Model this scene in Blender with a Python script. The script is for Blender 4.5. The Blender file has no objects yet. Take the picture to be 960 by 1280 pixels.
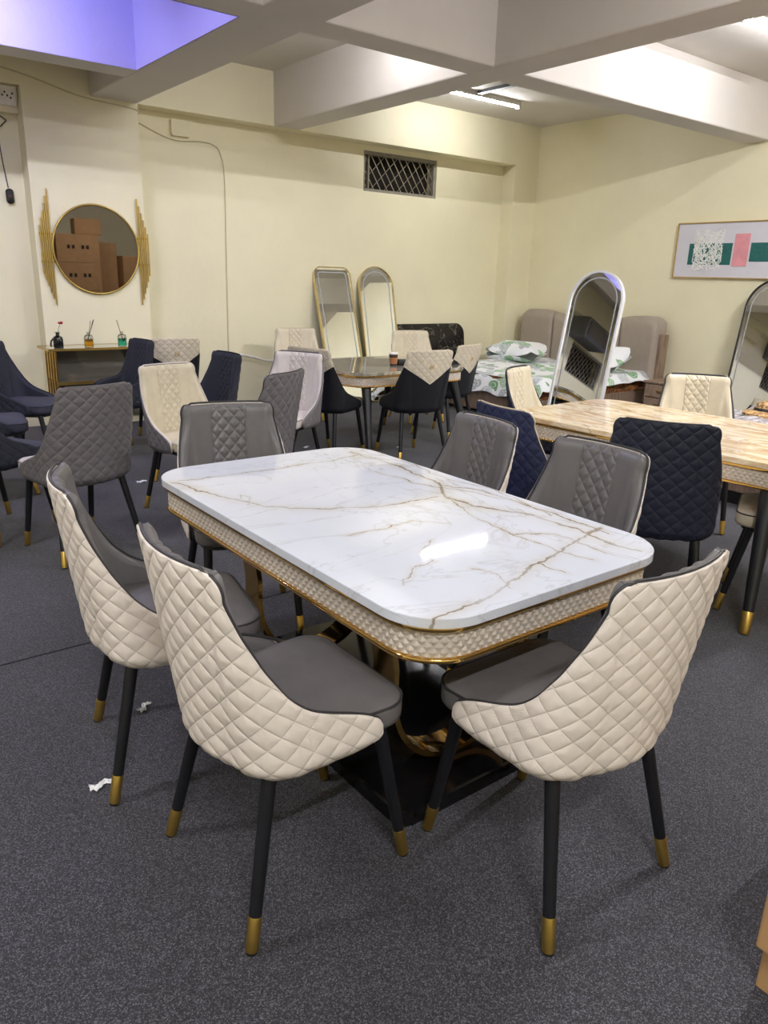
import bpy, bmesh, math, random
import numpy as np
from mathutils import Vector, Matrix
random.seed(7); rng = np.random.default_rng(7)
SC = bpy.context.scene
COL = SC.collection
PI = math.pi

# ------------------------------------------------------------------ materials
MATS = {}
class NT:
    """small helper around a node tree"""
    def __init__(s, name):
        m = bpy.data.materials.new(name); m.use_nodes = True
        s.m = m; s.t = m.node_tree; s.t.nodes.clear()
        s.out = s.n('ShaderNodeOutputMaterial'); s.b = s.n('ShaderNodeBsdfPrincipled')
        s.l(s.b.outputs[0], s.out.inputs[0])
    def n(s, typ, **kw):
        nd = s.t.nodes.new(typ)
        for k, v in kw.items(): setattr(nd, k, v)
        return nd
    def l(s, a, b): s.t.links.new(a, b)
    def coord(s, which='Object', scale=(1, 1, 1), rot=(0, 0, 0), loc=(0, 0, 0)):
        tc = s.n('ShaderNodeTexCoord'); mp = s.n('ShaderNodeMapping')
        mp.inputs['Scale'].default_value = scale; mp.inputs['Rotation'].default_value = rot
        mp.inputs['Location'].default_value = loc
        s.l(tc.outputs[which], mp.inputs[0]); return mp.outputs[0]
    def noise(s, vec, scale, detail=4, rough=.5, dist=0):
        nd = s.n('ShaderNodeTexNoise'); nd.inputs['Scale'].default_value = scale
        nd.inputs['Detail'].default_value = detail; nd.inputs['Roughness'].default_value = rough
        nd.inputs['Distortion'].default_value = dist
        s.l(vec, nd.inputs['Vector']); return nd.outputs[0]
    def math(s, op, a, b=None, c=None):
        nd = s.n('ShaderNodeMath', operation=op)
        for i, v in enumerate((a, b, c)):
            if v is None: continue
            if isinstance(v, (int, float)): nd.inputs[i].default_value = v
            else: s.l(v, nd.inputs[i])
        return nd.outputs[0]
    def ramp(s, fac, stops):
        nd = s.n('ShaderNodeValToRGB'); el = nd.color_ramp.elements
        while len(el) < len(stops): el.new(0.5)
        for e, (p, c) in zip(el, stops):
            e.position = p; e.color = (*c, 1) if len(c) == 3 else c
        s.l(fac, nd.inputs[0]); return nd.outputs[0]
    def mix(s, fac, a, b, mode='MIX'):
        nd = s.n('ShaderNodeMix', data_type='RGBA', blend_type=mode)
        for i, v in ((0, fac), (6, a), (7, b)):
            if isinstance(v, (int, float)): nd.inputs[i].default_value = v
            elif isinstance(v, tuple): nd.inputs[i].default_value = (*v, 1)
            else: s.l(v, nd.inputs[i])
        return nd.outputs[2]
    def color(s, v):
        if isinstance(v, tuple): s.b.inputs['Base Color'].default_value = (*v, 1)
        else: s.l(v, s.b.inputs['Base Color'])
    def set(s, **kw):
        for k, v in kw.items():
            i = s.b.inputs[k.replace('_', ' ')]
            if isinstance(v, (int, float)): i.default_value = v
            elif isinstance(v, tuple): i.default_value = (*v, 1)
            else: s.l(v, i)
    def bump(s, h, strength=.3, dist=.01):
        nd = s.n('ShaderNodeBump'); nd.inputs['Strength'].default_value = strength
        nd.inputs['Distance'].default_value = dist
        s.l(h, nd.inputs['Height']); s.l(nd.outputs[0], s.b.inputs['Normal'])

def srgb(r, g, b):
    f = lambda c: (c / 255 / 12.92) if c / 255 <= .04045 else ((c / 255 + .055) / 1.055) ** 2.4
    return (f(r), f(g), f(b))

def plain(name, col, rough=.5, metal=0, var=.06, nscale=18, bump=0, bscale=150, **kw):
    t = NT(name); v = t.coord()
    n = t.noise(v, nscale, 3)
    lo = tuple(max(0, c * (1 - var)) for c in col); hi = tuple(min(1, c * (1 + var)) for c in col)
    t.color(t.ramp(n, [(.3, lo), (.7, hi)]))
    t.set(Roughness=rough, Metallic=metal, **kw)
    if bump: t.bump(t.noise(v, bscale, 3), bump, .004)
    MATS[name] = t.m; return t.m

def M(n): return MATS[n]

QW, QH = .070, .064
def quilted(name, col, rough=.42, thread=.82, bump=.06, bscale=260, strip=False, w=QW, h=QH, split=None):
    # leather with stitched diamond lines that follow the sewn pattern (UV = arc length, height in metres)
    t = NT(name); v = t.coord(); uv = t.n('ShaderNodeUVMap'); uv.uv_map = 'sewn'
    sp = t.n('ShaderNodeSeparateXYZ'); t.l(uv.outputs[0], sp.inputs[0]); a, z = sp.outputs[0], sp.outputs[1]
    az, zz = t.math('DIVIDE', a, w), t.math('DIVIDE', t.math('SUBTRACT', z, .03), h)
    def line(e):
        f = t.math('ABSOLUTE', t.math('SUBTRACT', t.math('FRACT', t.math('ADD', e, 100.5)), .5)); return f
    d = t.math('MINIMUM', line(t.math('ADD', az, zz)), line(t.math('SUBTRACT', az, zz)))
    m = t.ramp(d, [(0.0, (1, 1, 1)), (.022, (.8, .8, .8)), (.055, (0, 0, 0))])
    if strip: m = t.math('MULTIPLY', m, t.math('LESS_THAN', t.math('ABSOLUTE', a), .082))
    n = t.noise(v, 18, 3)
    c = t.ramp(n, [(.3, tuple(k * .95 for k in col)), (.7, tuple(min(1, k * 1.05) for k in col))])
    if split:
        s_ = t.n('ShaderNodeSeparateXYZ'); t.l(v, s_.inputs[0])
        ln_ = t.math('ADD', t.math('MULTIPLY', t.math('ABSOLUTE', s_.outputs[0]), .62), .655)
        up = t.math('GREATER_THAN', s_.outputs[2], ln_); m = t.math('MULTIPLY', m, up)
        c = t.mix(up, split, c)
    c = t.mix(m, c, t.mix(1.0, c, (thread, thread, thread), 'MULTIPLY'))
    t.color(c); t.set(Roughness=rough)
    b1 = t.n('ShaderNodeBump'); b1.inputs['Strength'].default_value = .38; b1.inputs['Distance'].default_value = .003; b1.invert = True
    t.l(m, b1.inputs['Height'])
    b2 = t.n('ShaderNodeBump'); b2.inputs['Strength'].default_value = bump; b2.inputs['Distance'].default_value = .004
    t.l(t.noise(v, bscale, 3), b2.inputs['Height']); t.l(b1.outputs[0], b2.inputs['Normal']); t.l(b2.outputs[0], t.b.inputs['Normal'])
    MATS[name] = t.m
quilted('cream_quilt', srgb(234, 223, 213), thread=.90)
quilted('grey_quilt_leather', srgb(108, 104, 106), .45, thread=1.12)
quilted('grey_strip', srgb(104, 101, 101), .40, thread=1.18, strip=True, w=.058, h=.062)
quilted('beige_strip', srgb(208, 197, 172), .42, thread=.86, strip=True, w=.058, h=.062)
quilted('pale_strip', srgb(208, 200, 194), .42, thread=.86, strip=True, w=.058, h=.062)
quilted('navy_quilt_fabric', srgb(34, 36, 48), .8, thread=.7, bump=.25, bscale=420)
quilted('navy_strip_fabric', srgb(34, 36, 48), .8, thread=.7, bump=.25, bscale=420, strip=True, w=.058, h=.062)
quilted('navy_leather', srgb(32, 37, 54), .5, thread=1.25, bump=.1)
quilted('blue_leather', srgb(40, 47, 80), .5, thread=.8, bump=.1)
quilted('two_tone_shell', srgb(204, 193, 172), .5, thread=.86, split=srgb(20, 21, 29))
# leathers / fabrics of the chairs
plain('grey_leather', srgb(105, 101, 100), .40, bump=.08, bscale=300)
plain('dark_piping', srgb(52, 50, 52), .5)
plain('beige_leather', srgb(204, 192, 167), .42, bump=.06, bscale=260)
plain('pale_leather', srgb(204, 196, 190), .42, bump=.06, bscale=260)
plain('navy_fabric', srgb(34, 36, 48), .8, bump=.25, bscale=420)
plain('navy_seat_fabric', srgb(54, 54, 68), .8, bump=.25, bscale=420)
plain('black_metal', srgb(21, 22, 27), .38, var=.1)
plain('brass', srgb(216, 182, 98), .32, 1.0, var=.05)
plain('gold_mirror_metal', srgb(226, 186, 110), .08, 1.0, var=.03)
plain('gold_paint', srgb(186, 158, 88), .30, .9, var=.06)
plain('silver_metal', srgb(226, 227, 230), .35, .25, var=.03)
plain('dark_plastic', srgb(24, 24, 27), .4)
plain('white_plastic', srgb(225, 222, 214), .4)
plain('cardboard', srgb(178, 140, 96), .85, var=.07, nscale=9, bump=.1, bscale=60)
plain('cardboard_edge', srgb(205, 172, 128), .9)
plain('print_ink', srgb(40, 32, 28), .8)
plain('paper', srgb(240, 240, 240), .8, bump=.2)
plain('taupe_leather', srgb(160, 148, 135), .5, var=.04, bump=.08, bscale=220)
plain('grey_steel', srgb(120, 124, 132), .4, .6)
plain('coffee_lid', srgb(235, 232, 225), .4)
plain('coffee_sleeve', srgb(160, 108, 70), .85)
plain('coffee_dark', srgb(52, 40, 34), .7, var=.5, nscale=90)
plain('bottle_blue', srgb(70, 110, 190), .25)
plain('leaf_red', srgb(200, 60, 60), .7)
plain('stem_green', srgb(60, 80, 50), .7)
plain('reed_dark', srgb(70, 58, 48), .8)
plain('canvas_white', srgb(208, 206, 214), .7, var=.03, nscale=6)
plain('canvas_teal', srgb(28, 96, 92), .6, var=.2, nscale=60)
plain('canvas_pink', srgb(222, 150, 158), .6, var=.12, nscale=8)
plain('canvas_line', srgb(232, 232, 228), .6)
plain('pale_gold', srgb(222, 202, 150), .25, .9)
plain('picture_frame', srgb(196, 166, 104), .35, .7)
plain('wire_beige', srgb(196, 188, 156), .6)
plain('wire_grey', srgb(70, 68, 64), .6)
plain('lattice_steel', srgb(176, 166, 146), .5, .5, var=.2)
plain('dark_opening', srgb(24, 18, 15), .9, var=.3)
plain('concrete', srgb(140, 135, 122), .9, var=.15, bump=.2, bscale=80)

def mat_glass(name, col, rough=.02, alpha_dark=False):
    t = NT(name); t.color(col); t.set(Roughness=rough, Transmission_Weight=1.0, IOR=1.35)
    MATS[name] = t.m
mat_glass('amber_liquid', srgb(225, 165, 40)); mat_glass('teal_liquid', srgb(60, 190, 165))
mat_glass('clear_glass', srgb(225, 228, 225))
t = NT('black_glaze'); t.color(srgb(14, 14, 20)); t.set(Roughness=.12); MATS['black_glaze'] = t.m
t = NT('black_gloss'); t.color(srgb(20, 19, 20)); t.set(Roughness=.1); MATS['black_gloss'] = t.m
t = NT('mirror_glass'); t.color((.86, .88, .87)); t.set(Roughness=.015, Metallic=1.0); MATS['mirror_glass'] = t.m
t = NT('bronze_mirror_glass'); t.color((.19, .175, .165)); t.set(Roughness=.015, Metallic=1.0); MATS['bronze_mirror_glass'] = t.m
t = NT('mirror_bevel'); t.color((.42, .44, .46)); t.set(Roughness=.4, Metallic=.3); MATS['mirror_bevel'] = t.m

# --- walls, ceiling, floor
def wall_mat(name, col, rough=.55):
    t = NT(name); v = t.coord()
    n1 = t.noise(v, 1.1, 5, .6); n2 = t.noise(v, 14, 5, .65)
    c = t.mix(t.ramp(n1, [(.35, (0, 0, 0)), (.7, (1, 1, 1))]), tuple(c * .95 for c in col), tuple(min(1, c * 1.03) for c in col))
    sp = t.ramp(t.noise(v, 55, 2), [(.70, (0, 0, 0)), (.78, (1, 1, 1))])
    c = t.mix(t.math('MULTIPLY', sp, .12), c, tuple(k * .7 for k in col))
    t.color(c); t.set(Roughness=rough); t.bump(t.math('ADD', n2, t.math('MULTIPLY', n1, .6)), .22, .012)
    MATS[name] = t.m
wall_mat('wall_paint', srgb(233, 226, 194), .5)
wall_mat('lilac_paint', srgb(188, 181, 240), .7)
wall_mat('beam_paint', srgb(212, 206, 200), .75)
wall_mat('ceiling_paint', srgb(214, 209, 202), .75)

t = NT('carpet'); v = t.coord()
f1 = t.noise(v, 235, 3, .8); f2 = t.noise(v, 600, 2, .6); f3 = t.noise(v, 1.6, 4, .6)
vq = t.n('ShaderNodeTexVoronoi'); vq.inputs['Scale'].default_value = 380; t.l(v, vq.inputs['Vector'])
sq_ = t.n('ShaderNodeSeparateColor'); t.l(vq.outputs['Color'], sq_.inputs[0])
speck = t.ramp(t.math('ADD', t.math('MULTIPLY', sq_.outputs[0], .75), t.math('MULTIPLY', f1, .25)), [(.18, srgb(28, 28, 31)), (.45, srgb(47, 46, 52)), (.66, srgb(62, 61, 68)), (.86, srgb(102, 100, 109))])
big = t.ramp(f3, [(.3, (.86, .86, .86)), (.7, (1.1, 1.1, 1.12))])
c = t.mix(1.0, speck, big, 'MULTIPLY')
t.color(c); t.set(Roughness=.95); t.b.inputs['Sheen Weight'].default_value = .12
t.bump(t.math('ADD', f1, f2), .25, .003); MATS['carpet'] = t.m
plain('seam_dark', srgb(26, 25, 30), .95)

# --- marbles
def veins(t, vec, scale, width, dist=1.2, detail=6):
    n = t.noise(vec, scale, detail, .55, dist)
    d = t.math('ABSOLUTE', t.math('SUBTRACT', n, .5))
    return t.ramp(d, [(0.0, (1, 1, 1)), (width * .35, (.55, .55, .55)), (width, (0, 0, 0))])
VEINS = [          # (half width, points on the slab) of the main veins
    (3.2, [(-0.458, 0.614), (-0.432, 0.474), (-0.407, 0.387), (-0.373, 0.287), (-0.346, 0.226), (-0.273, 0.128), (-0.173, 0.055), (-0.003, -0.02), (0.239, -0.048)]),
    (1.5, [(-0.433, 0.625), (-0.36, 0.62), (-0.022, 0.602), (0.158, 0.603), (0.399, 0.629)]),
    (4, [(0.381, 0.692), (0.402, 0.475), (0.38, 0.257), (0.361, 0.089), (0.261, -0.061), (0.276, -0.205), (0.356, -0.351), (0.363, -0.539), (0.345, -0.7), (0.358, -0.772)]),
    (2.2, [(0.361, 0.089), (0.435, -0.084), (0.43, -0.28), (0.431, -0.418), (0.41, -0.623)]),
    (2, [(0.26, 0.358), (0.288, 0.146), (0.369, -0.007), (0.426, -0.21)]),
    (3, [(-0.456, -0.775), (-0.337, -0.763), (-0.195, -0.741), (-0.078, -0.713), (0.041, -0.676), (0.176, -0.638), (0.251, -0.606), (0.441, -0.57)]),
    (1.5, [(0.041, -0.676), (0.036, -0.722), (0.05, -0.758)]),
    (1.6, [(0.261, -0.061), (0.176, -0.307), (0.159, -0.461), (0.162, -0.644), (0.196, -0.742)]),
    (1.4, [(-0.268, -0.188), (-0.161, -0.204), (-0.008, -0.19), (0.062, -0.282)]),
    (1.3, [(-0.364, -0.574), (-0.268, -0.521), (-0.178, -0.497), (-0.174, -0.426), (-0.084, -0.373)]),
    (1.4, [(-0.144, -0.603), (-0.106, -0.668), (-0.146, -0.749)]),
    (1.6, [(0.469, 0.468), (0.439, 0.136), (0.483, -0.077), (0.409, -0.404)]),
    (1.5, [(0.159, -0.461), (0.284, -0.542), (0.279, -0.72)]),
    (1.2, [(-0.373, 0.287), (-0.331, 0.352), (-0.322, 0.3), (-0.37, 0.22)]),
]
t = NT('white_marble')
v = t.coord()
w1 = t.n('ShaderNodeTexNoise'); w1.inputs['Scale'].default_value = 7; w1.inputs['Detail'].default_value = 5; w1.inputs['Roughness'].default_value = .62; t.l(v, w1.inputs['Vector'])
wv = t.n('ShaderNodeVectorMath', operation='MULTIPLY_ADD'); t.l(w1.outputs[1], wv.inputs[0]); wv.inputs[1].default_value = (.09, .09, 0); wv.inputs[2].default_value = (-.045, -.045, 0)
wa = t.n('ShaderNodeVectorMath', operation='ADD'); t.l(v, wa.inputs[0]); t.l(wv.outputs[0], wa.inputs[1])
flat = t.n('ShaderNodeVectorMath', operation='MULTIPLY'); t.l(wa.outputs[0], flat.inputs[0]); flat.inputs[1].default_value = (1, 1, 0)
def seg(a, b, wd):
    ba = Vector((b[0] - a[0], b[1] - a[1], 0)); L2 = ba.length_squared
    pa = t.n('ShaderNodeVectorMath', operation='SUBTRACT'); t.l(flat.outputs[0], pa.inputs[0]); pa.inputs[1].default_value = (a[0], a[1], 0)
    dt = t.n('ShaderNodeVectorMath', operation='DOT_PRODUCT'); t.l(pa.outputs[0], dt.inputs[0]); dt.inputs[1].default_value = tuple(ba / L2)
    cl = t.n('ShaderNodeClamp'); t.l(dt.outputs['Value'], cl.inputs[0])
    sc_ = t.n('ShaderNodeVectorMath', operation='SCALE'); sc_.inputs[0].default_value = tuple(ba); t.l(cl.outputs[0], sc_.inputs['Scale'])
    ds = t.n('ShaderNodeVectorMath', operation='DISTANCE'); t.l(pa.outputs[0], ds.inputs[0]); t.l(sc_.outputs[0], ds.inputs[1])
    return t.math('DIVIDE', ds.outputs['Value'], wd)
dmin = None
for wd, pts in VEINS:
    for a, b in zip(pts[:-1], pts[1:]):
        e = seg(a, b, wd * .0011)
        dmin = e if dmin is None else t.math('MINIMUM', dmin, e)
vary = t.ramp(t.noise(t.coord(loc=(2, 1, 0)), 6, 3), [(.35, (.35, .35, .35)), (.62, (1, 1, 1))])
core = t.math('MULTIPLY', t.ramp(t.math('MULTIPLY', dmin, .25), [(0, (1, 1, 1)), (.2, (.8, .8, .8)), (.45, (0, 0, 0))]), vary)
halo = t.math('MULTIPLY', t.ramp(t.math('MULTIPLY', dmin, .05), [(0, (1, 1, 1)), (.6, (.15, .15, .15)), (1, (0, 0, 0))]), vary)
vb = t.coord(scale=(.5, 1.2, 1), rot=(0, 0, .35), loc=(3.1, 1.2, 0)); vc = t.coord(scale=(1.3, .35, 1), rot=(0, 0, .18), loc=(7.3, 2.2, 0))
sx = t.n('ShaderNodeSeparateXYZ'); t.l(v, sx.inputs[0])
edge = t.ramp(t.math('ADD', sx.outputs[0], .45), [(.35, (0.05, .05, .05)), (.85, (1, 1, 1))])
v2 = veins(t, vb, 2.1, .010, 1.0); v3 = veins(t, vc, 3.4, .022, 1.6)
c = t.mix(t.ramp(t.noise(v, 2.2, 3), [(.35, (0, 0, 0)), (.7, (1, 1, 1))]), srgb(224, 227, 236), srgb(214, 218, 228))
c = t.mix(t.math('MULTIPLY', t.math('MULTIPLY', v3, edge), .5), c, srgb(166, 156, 142))
c = t.mix(t.math('MULTIPLY', v2, .25), c, srgb(150, 142, 132))
c = t.mix(t.math('MULTIPLY', halo, .45), c, srgb(196, 184, 160))
c = t.mix(t.math('MULTIPLY', core, .9), c, t.mix(t.noise(v, 5, 2), srgb(92, 78, 58), srgb(150, 126, 84)))
t.color(c); t.set(Roughness=.04); t.b.inputs['Specular IOR Level'].default_value = .4
MATS['white_marble'] = t.m
t = NT('marble_edge'); v = t.coord()
c = t.mix(veins(t, v, 4, .06), srgb(188, 184, 186), srgb(90, 84, 82)); t.color(c); t.set(Roughness=.15); MATS['marble_edge'] = t.m
t = NT('brown_marble')
v = t.coord(scale=(3.4, .7, 1), rot=(0, 0, .12)); n = t.noise(v, 3.2, 8, .62, 1.1)
c = t.ramp(n, [(.28, srgb(140, 98, 60)), (.40, srgb(196, 164, 122)), (.5, srgb(232, 218, 192)), (.58, srgb(214, 186, 146)), (.70, srgb(172, 128, 84))])
c = t.mix(t.math('MULTIPLY', veins(t, t.coord(scale=(2.2, .6, 1), rot=(0, 0, .2)), 3, .02), .6), c, srgb(110, 96, 90))
t.color(c); t.set(Roughness=.09); MATS['brown_marble'] = t.m
t = NT('grey_gloss_marble'); v = t.coord(scale=(.8, 1.4, 1), rot=(0, 0, .4))
n = t.noise(v, 2.6, 7, .6, 1.5)
c = t.ramp(n, [(.3, srgb(92, 88, 80)), (.5, srgb(150, 146, 132)), (.62, srgb(196, 190, 172))])
c = t.mix(t.math('MULTIPLY', veins(t, v, 3, .02), .7), c, srgb(216, 204, 170))
t.color(c); t.set(Roughness=.05); t.b.inputs['Coat Weight'].default_value = .8; t.b.inputs['Coat Roughness'].default_value = .02
MATS['grey_gloss_marble'] = t.m
t = NT('black_marble'); v = t.coord(rot=(0, .5, .2))
c = t.mix(t.math('MULTIPLY', veins(t, v, 3.2, .012, 1.2), .6), srgb(16, 15, 16), srgb(150, 140, 125)); t.color(c); t.set(Roughness=.12)
MATS['black_marble'] = t.m
t = NT('smoked_glass'); t.color(srgb(98, 95, 90)); t.set(Roughness=.06, Metallic=.0); t.b.inputs['Coat Weight'].default_value = 1.0
MATS['smoked_glass'] = t.m

# --- apron quilting, wood, bedding
plain('apron_leather', srgb(196, 184, 170), .4, bump=.05)
t = NT('taupe_wood'); v = t.coord(scale=(9, 9, .9))
n = t.noise(v, 4, 6, .6, .8); t.color(t.ramp(n, [(.3, srgb(112, 92, 78)), (.55, srgb(146, 124, 106)), (.75, srgb(164, 142, 122))])); t.set(Roughness=.5)
MATS['taupe_wood'] = t.m
t = NT('leaf_print'); v = t.coord()
vo = t.n('ShaderNodeTexVoronoi'); vo.inputs['Scale'].default_value = 5.8; vo.inputs['Randomness'].default_value = .9
dv = t.n('ShaderNodeVectorMath', operation='ADD'); nz = t.n('ShaderNodeTexNoise'); nz.inputs['Scale'].default_value = 5
t.l(v, nz.inputs['Vector'])
sc = t.n('ShaderNodeVectorMath', operation='SCALE'); sc.inputs['Scale'].default_value = .18; t.l(nz.outputs[1], sc.inputs[0])
t.l(v, dv.inputs[0]); t.l(sc.outputs[0], dv.inputs[1]); t.l(dv.outputs[0], vo.inputs['Vector'])
leaf = t.ramp(vo.outputs['Distance'], [(.45, (1, 1, 1)), (.49, (0, 0, 0))])
rib = t.ramp(t.math('ABSOLUTE', t.math('SUBTRACT', t.math('FRACT', t.math('MULTIPLY', vo.outputs['Distance'], 7)), .5)), [(.04, (1, 1, 1)), (.16, (0, 0, 0))])
sepc = t.n('ShaderNodeSeparateColor'); t.l(vo.outputs['Color'], sepc.inputs[0])
lc = t.ramp(sepc.outputs[0], [(.0, srgb(112, 160, 112)), (.40, srgb(160, 196, 158)), (.5, srgb(168, 172, 178)), (.9, srgb(196, 202, 206))])
lc = t.mix(t.math('MULTIPLY', rib, .7), lc, srgb(236, 240, 238))
t.color(t.mix(leaf, srgb(236, 238, 240), lc)); t.set(Roughness=.85); t.bump(t.noise(v, 9, 4), .4, .03); MATS['leaf_print'] = t.m
t = NT('brown_floral'); v = t.coord(); n = t.noise(v, 16, 5, .6, 1.5)
t.color(t.ramp(n, [(.35, srgb(70, 42, 24)), (.5, srgb(120, 74, 38)), (.65, srgb(170, 112, 56))])); t.set(Roughness=.8); MATS['brown_floral'] = t.m
t = NT('grey_crumple'); v = t.coord(scale=(1, 3, 1)); n = t.noise(v, 7, 6, .65, 1.2)
t.color(t.ramp(n, [(.35, srgb(110, 104, 106)), (.5, srgb(168, 162, 166)), (.65, srgb(228, 224, 228))])); t.set(Roughness=.45); t.bump(n, .6, .03); MATS['grey_crumple'] = t.m
t = NT('woven_straw'); v = t.coord(); n = t.noise(v, 26, 4, .6, .8)
t.color(t.ramp(n, [(.38, srgb(66, 44, 28)), (.5, srgb(178, 140, 92)), (.66, srgb(214, 180, 130))])); t.set(Roughness=.9); t.bump(n, .5, .01); MATS['woven_straw'] = t.m

def emit_mat(name, col, strength):
    t = NT(name); t.color((.9, .9, .9)); t.set(Emission_Color=col, Emission_Strength=strength); MATS[name] = t.m

V_APEX = .655

# ------------------------------------------------------------------ geometry helpers
class MB:
    """collects geometry, builds ONE mesh object"""
    def __init__(s): s.v = []; s.f = []; s.m = []
    def add(s, verts, faces, mi=0):
        o = len(s.v); s.v.extend([tuple(map(float, p)) for p in verts])
        s.f.extend([tuple(i + o for i in f) for f in faces]); s.m.extend([mi] * len(faces)); return s
    def box(s, c, d, mi=0, rot=None):
        x, y, z = (k / 2 for k in d)
        vs = [(-x, -y, -z), (x, -y, -z), (x, y, -z), (-x, y, -z), (-x, -y, z), (x, -y, z), (x, y, z), (-x, y, z)]
        R = rot if rot is not None else Matrix.Identity(3)
        vs = [tuple(R @ Vector(p) + Vector(c)) for p in vs]
        return s.add(vs, [(0, 3, 2, 1), (4, 5, 6, 7), (0, 1, 5, 4), (1, 2, 6, 5), (2, 3, 7, 6), (3, 0, 4, 7)], mi)
    def mm(s, x0, x1, y0, y1, z0, z1, mi=0):
        return s.box(((x0 + x1) / 2, (y0 + y1) / 2, (z0 + z1) / 2), (x1 - x0, y1 - y0, z1 - z0), mi)
    def grid(s, P, mi=0, closed_u=False, closed_v=False, flip=False):
        P = np.asarray(P); n, m = P.shape[:2]
        fs = []
        for i in range(n if closed_u else n - 1):
            for j in range(m if closed_v else m - 1):
                a = i * m + j; b = i * m + (j + 1) % m; c = ((i + 1) % n) * m + (j + 1) % m; d = ((i + 1) % n) * m + j
                fs.append((a, d, c, b) if flip else (a, b, c, d))
        return s.add(P.reshape(-1, 3), fs, mi)
    def tube(s, pts, r, n=10, mi=0, cap=True, closed=False):
        pts = [Vector(p) for p in pts]; k = len(pts)
        rs = r if hasattr(r, '__len__') else [r] * k
        rings = []; up = None
        for i, p in enumerate(pts):
            a = pts[i - 1] if (i > 0 or closed) else p; b = pts[(i + 1) % k] if (i < k - 1 or closed) else p
            d = (b - a).normalized()
            if up is None:
                up = Vector((0, 0, 1)) if abs(d.z) < .9 else Vector((1, 0, 0))
            u = (up - d * up.dot(d)); u = u.normalized() if u.length > 1e-6 else d.orthogonal().normalized()
            up = u; w = d.cross(u)
            rings.append([p + (u * math.cos(2 * PI * j / n) + w * math.sin(2 * PI * j / n)) * rs[i] for j in range(n)])
        s.grid(np.array(rings), mi, closed_u=closed, closed_v=True, flip=True)
        if cap and not closed:
            o = len(s.v) - k * n
            s.f.append(tuple(o + j for j in range(n))); s.m.append(mi)
            s.f.append(tuple(o + (k - 1) * n + n - 1 - j for j in range(n))); s.m.append(mi)
        return s
    def lathe(s, prof, n=24, c=(0, 0, 0), mi=0, cap=True):
        P = np.array([[(c[0] + r * math.cos(2 * PI * j / n), c[1] + r * math.sin(2 * PI * j / n), c[2] + z) for j in range(n)] for r, z in prof])
        o = len(s.v); s.grid(P, mi, closed_v=True)
        if cap:
            s.f.append(tuple(o + n - 1 - j for j in range(n))); s.m.append(mi)
            k = (len(prof) - 1) * n; s.f.append(tuple(o + k + j for j in range(n))); s.m.append(mi)
        return s
    def layers(s, rings, mi=0, cap=True):
        """stack of closed rings (same count, bottom to top, counter-clockwise seen from above)"""
        o = len(s.v); R = np.array(rings); n = R.shape[1]; s.grid(R, mi, closed_v=True)
        if cap:
            s.f.append(tuple(o + n - 1 - j for j in range(n))); s.m.append(mi)
            k = (len(rings) - 1) * n; s.f.append(tuple(o + k + j for j in range(n))); s.m.append(mi)
        return s
    def mesh(s, name, mats, smooth=False, angle=None):
        me = bpy.data.meshes.new(name); me.from_pydata(s.v, [], s.f)
        for m in (mats if isinstance(mats, (list, tuple)) else [mats]): me.materials.append(M(m))
        me.polygons.foreach_set('material_index', s.m)
        if smooth: me.polygons.foreach_set('use_smooth', [True] * len(s.f))
        me.update()
        if getattr(s, 'uv', None) is not None:
            ly = me.uv_layers.new(name='sewn'); li = np.zeros(len(me.loops), dtype=np.int32); me.loops.foreach_get('vertex_index', li)
            ly.data.foreach_set('uv', s.uv[li].astype(np.float32).ravel())
        if smooth and angle is not None: me.set_sharp_from_angle(angle=math.radians(angle))
        return me
    def build(s, name, mats, parent=None, smooth=False, angle=40, loc=(0, 0, 0), rz=0, bevel=0):
        o = bpy.data.objects.new(name, s.mesh(name, mats, smooth, angle)); COL.objects.link(o)
        o.location = loc; o.rotation_euler = (0, 0, rz)
        if parent is not None: o.parent = parent
        if bevel:
            b = o.modifiers.new('bevel', 'BEVEL'); b.width = bevel; b.segments = 2; b.limit_method = 'ANGLE'
        return o

def tag(o, label, cat, group=None, kind=None):
    o['label'] = label; o['category'] = cat
    if group: o['group'] = group
    if kind: o['kind'] = kind
    return o
def empty(name, loc=(0, 0, 0), rz=0, s=1.0):
    o = bpy.data.objects.new(name, None); COL.objects.link(o); o.empty_display_size = .1
    o.location = loc; o.rotation_euler = (0, 0, rz); o.scale = (s, s, s); return o
def struct(o):
    o['kind'] = 'structure'; return o
def copy_tree(o, parent=None):
    c = o.copy(); COL.objects.link(c)
    if parent is not None: c.parent = parent
    for ch in list(o.children): copy_tree(ch, c)
    return c
def rrect(w, l, r, n=8, bow=0.0):
    """rounded rectangle outline, ccw, w along x, l along y; straight sides subdivided when bowed"""
    pts = []
    for cx, cy, a0 in ((w / 2 - r, l / 2 - r, 0), (-w / 2 + r, l / 2 - r, PI / 2), (-w / 2 + r, -l / 2 + r, PI), (w / 2 - r, -l / 2 + r, 1.5 * PI)):
        for i in range(n + 1):
            a = a0 + PI / 2 * i / n; pts.append((cx + r * math.cos(a), cy + r * math.sin(a)))
    return np.array(pts)
def resample(pts, step):
    P = np.vstack([pts, pts[:1]]); d = np.r_[0, np.cumsum(np.linalg.norm(np.diff(P, axis=0), axis=1))]
    n = max(8, int(round(d[-1] / step))); s = np.linspace(0, d[-1], n, endpoint=False)
    return np.c_[np.interp(s, d, P[:, 0]), np.interp(s, d, P[:, 1])], s, d[-1]
def offset(pts, k):
    """inset (k>0) a ccw outline"""
    a = np.roll(pts, 1, 0); b = np.roll(pts, -1, 0); t = b - a; t /= np.linalg.norm(t, axis=1)[:, None] + 1e-12
    return pts + k * np.c_[-t[:, 1], t[:, 0]]
def ring(pts, z): return np.c_[pts, np.full(len(pts), z)]

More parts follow.
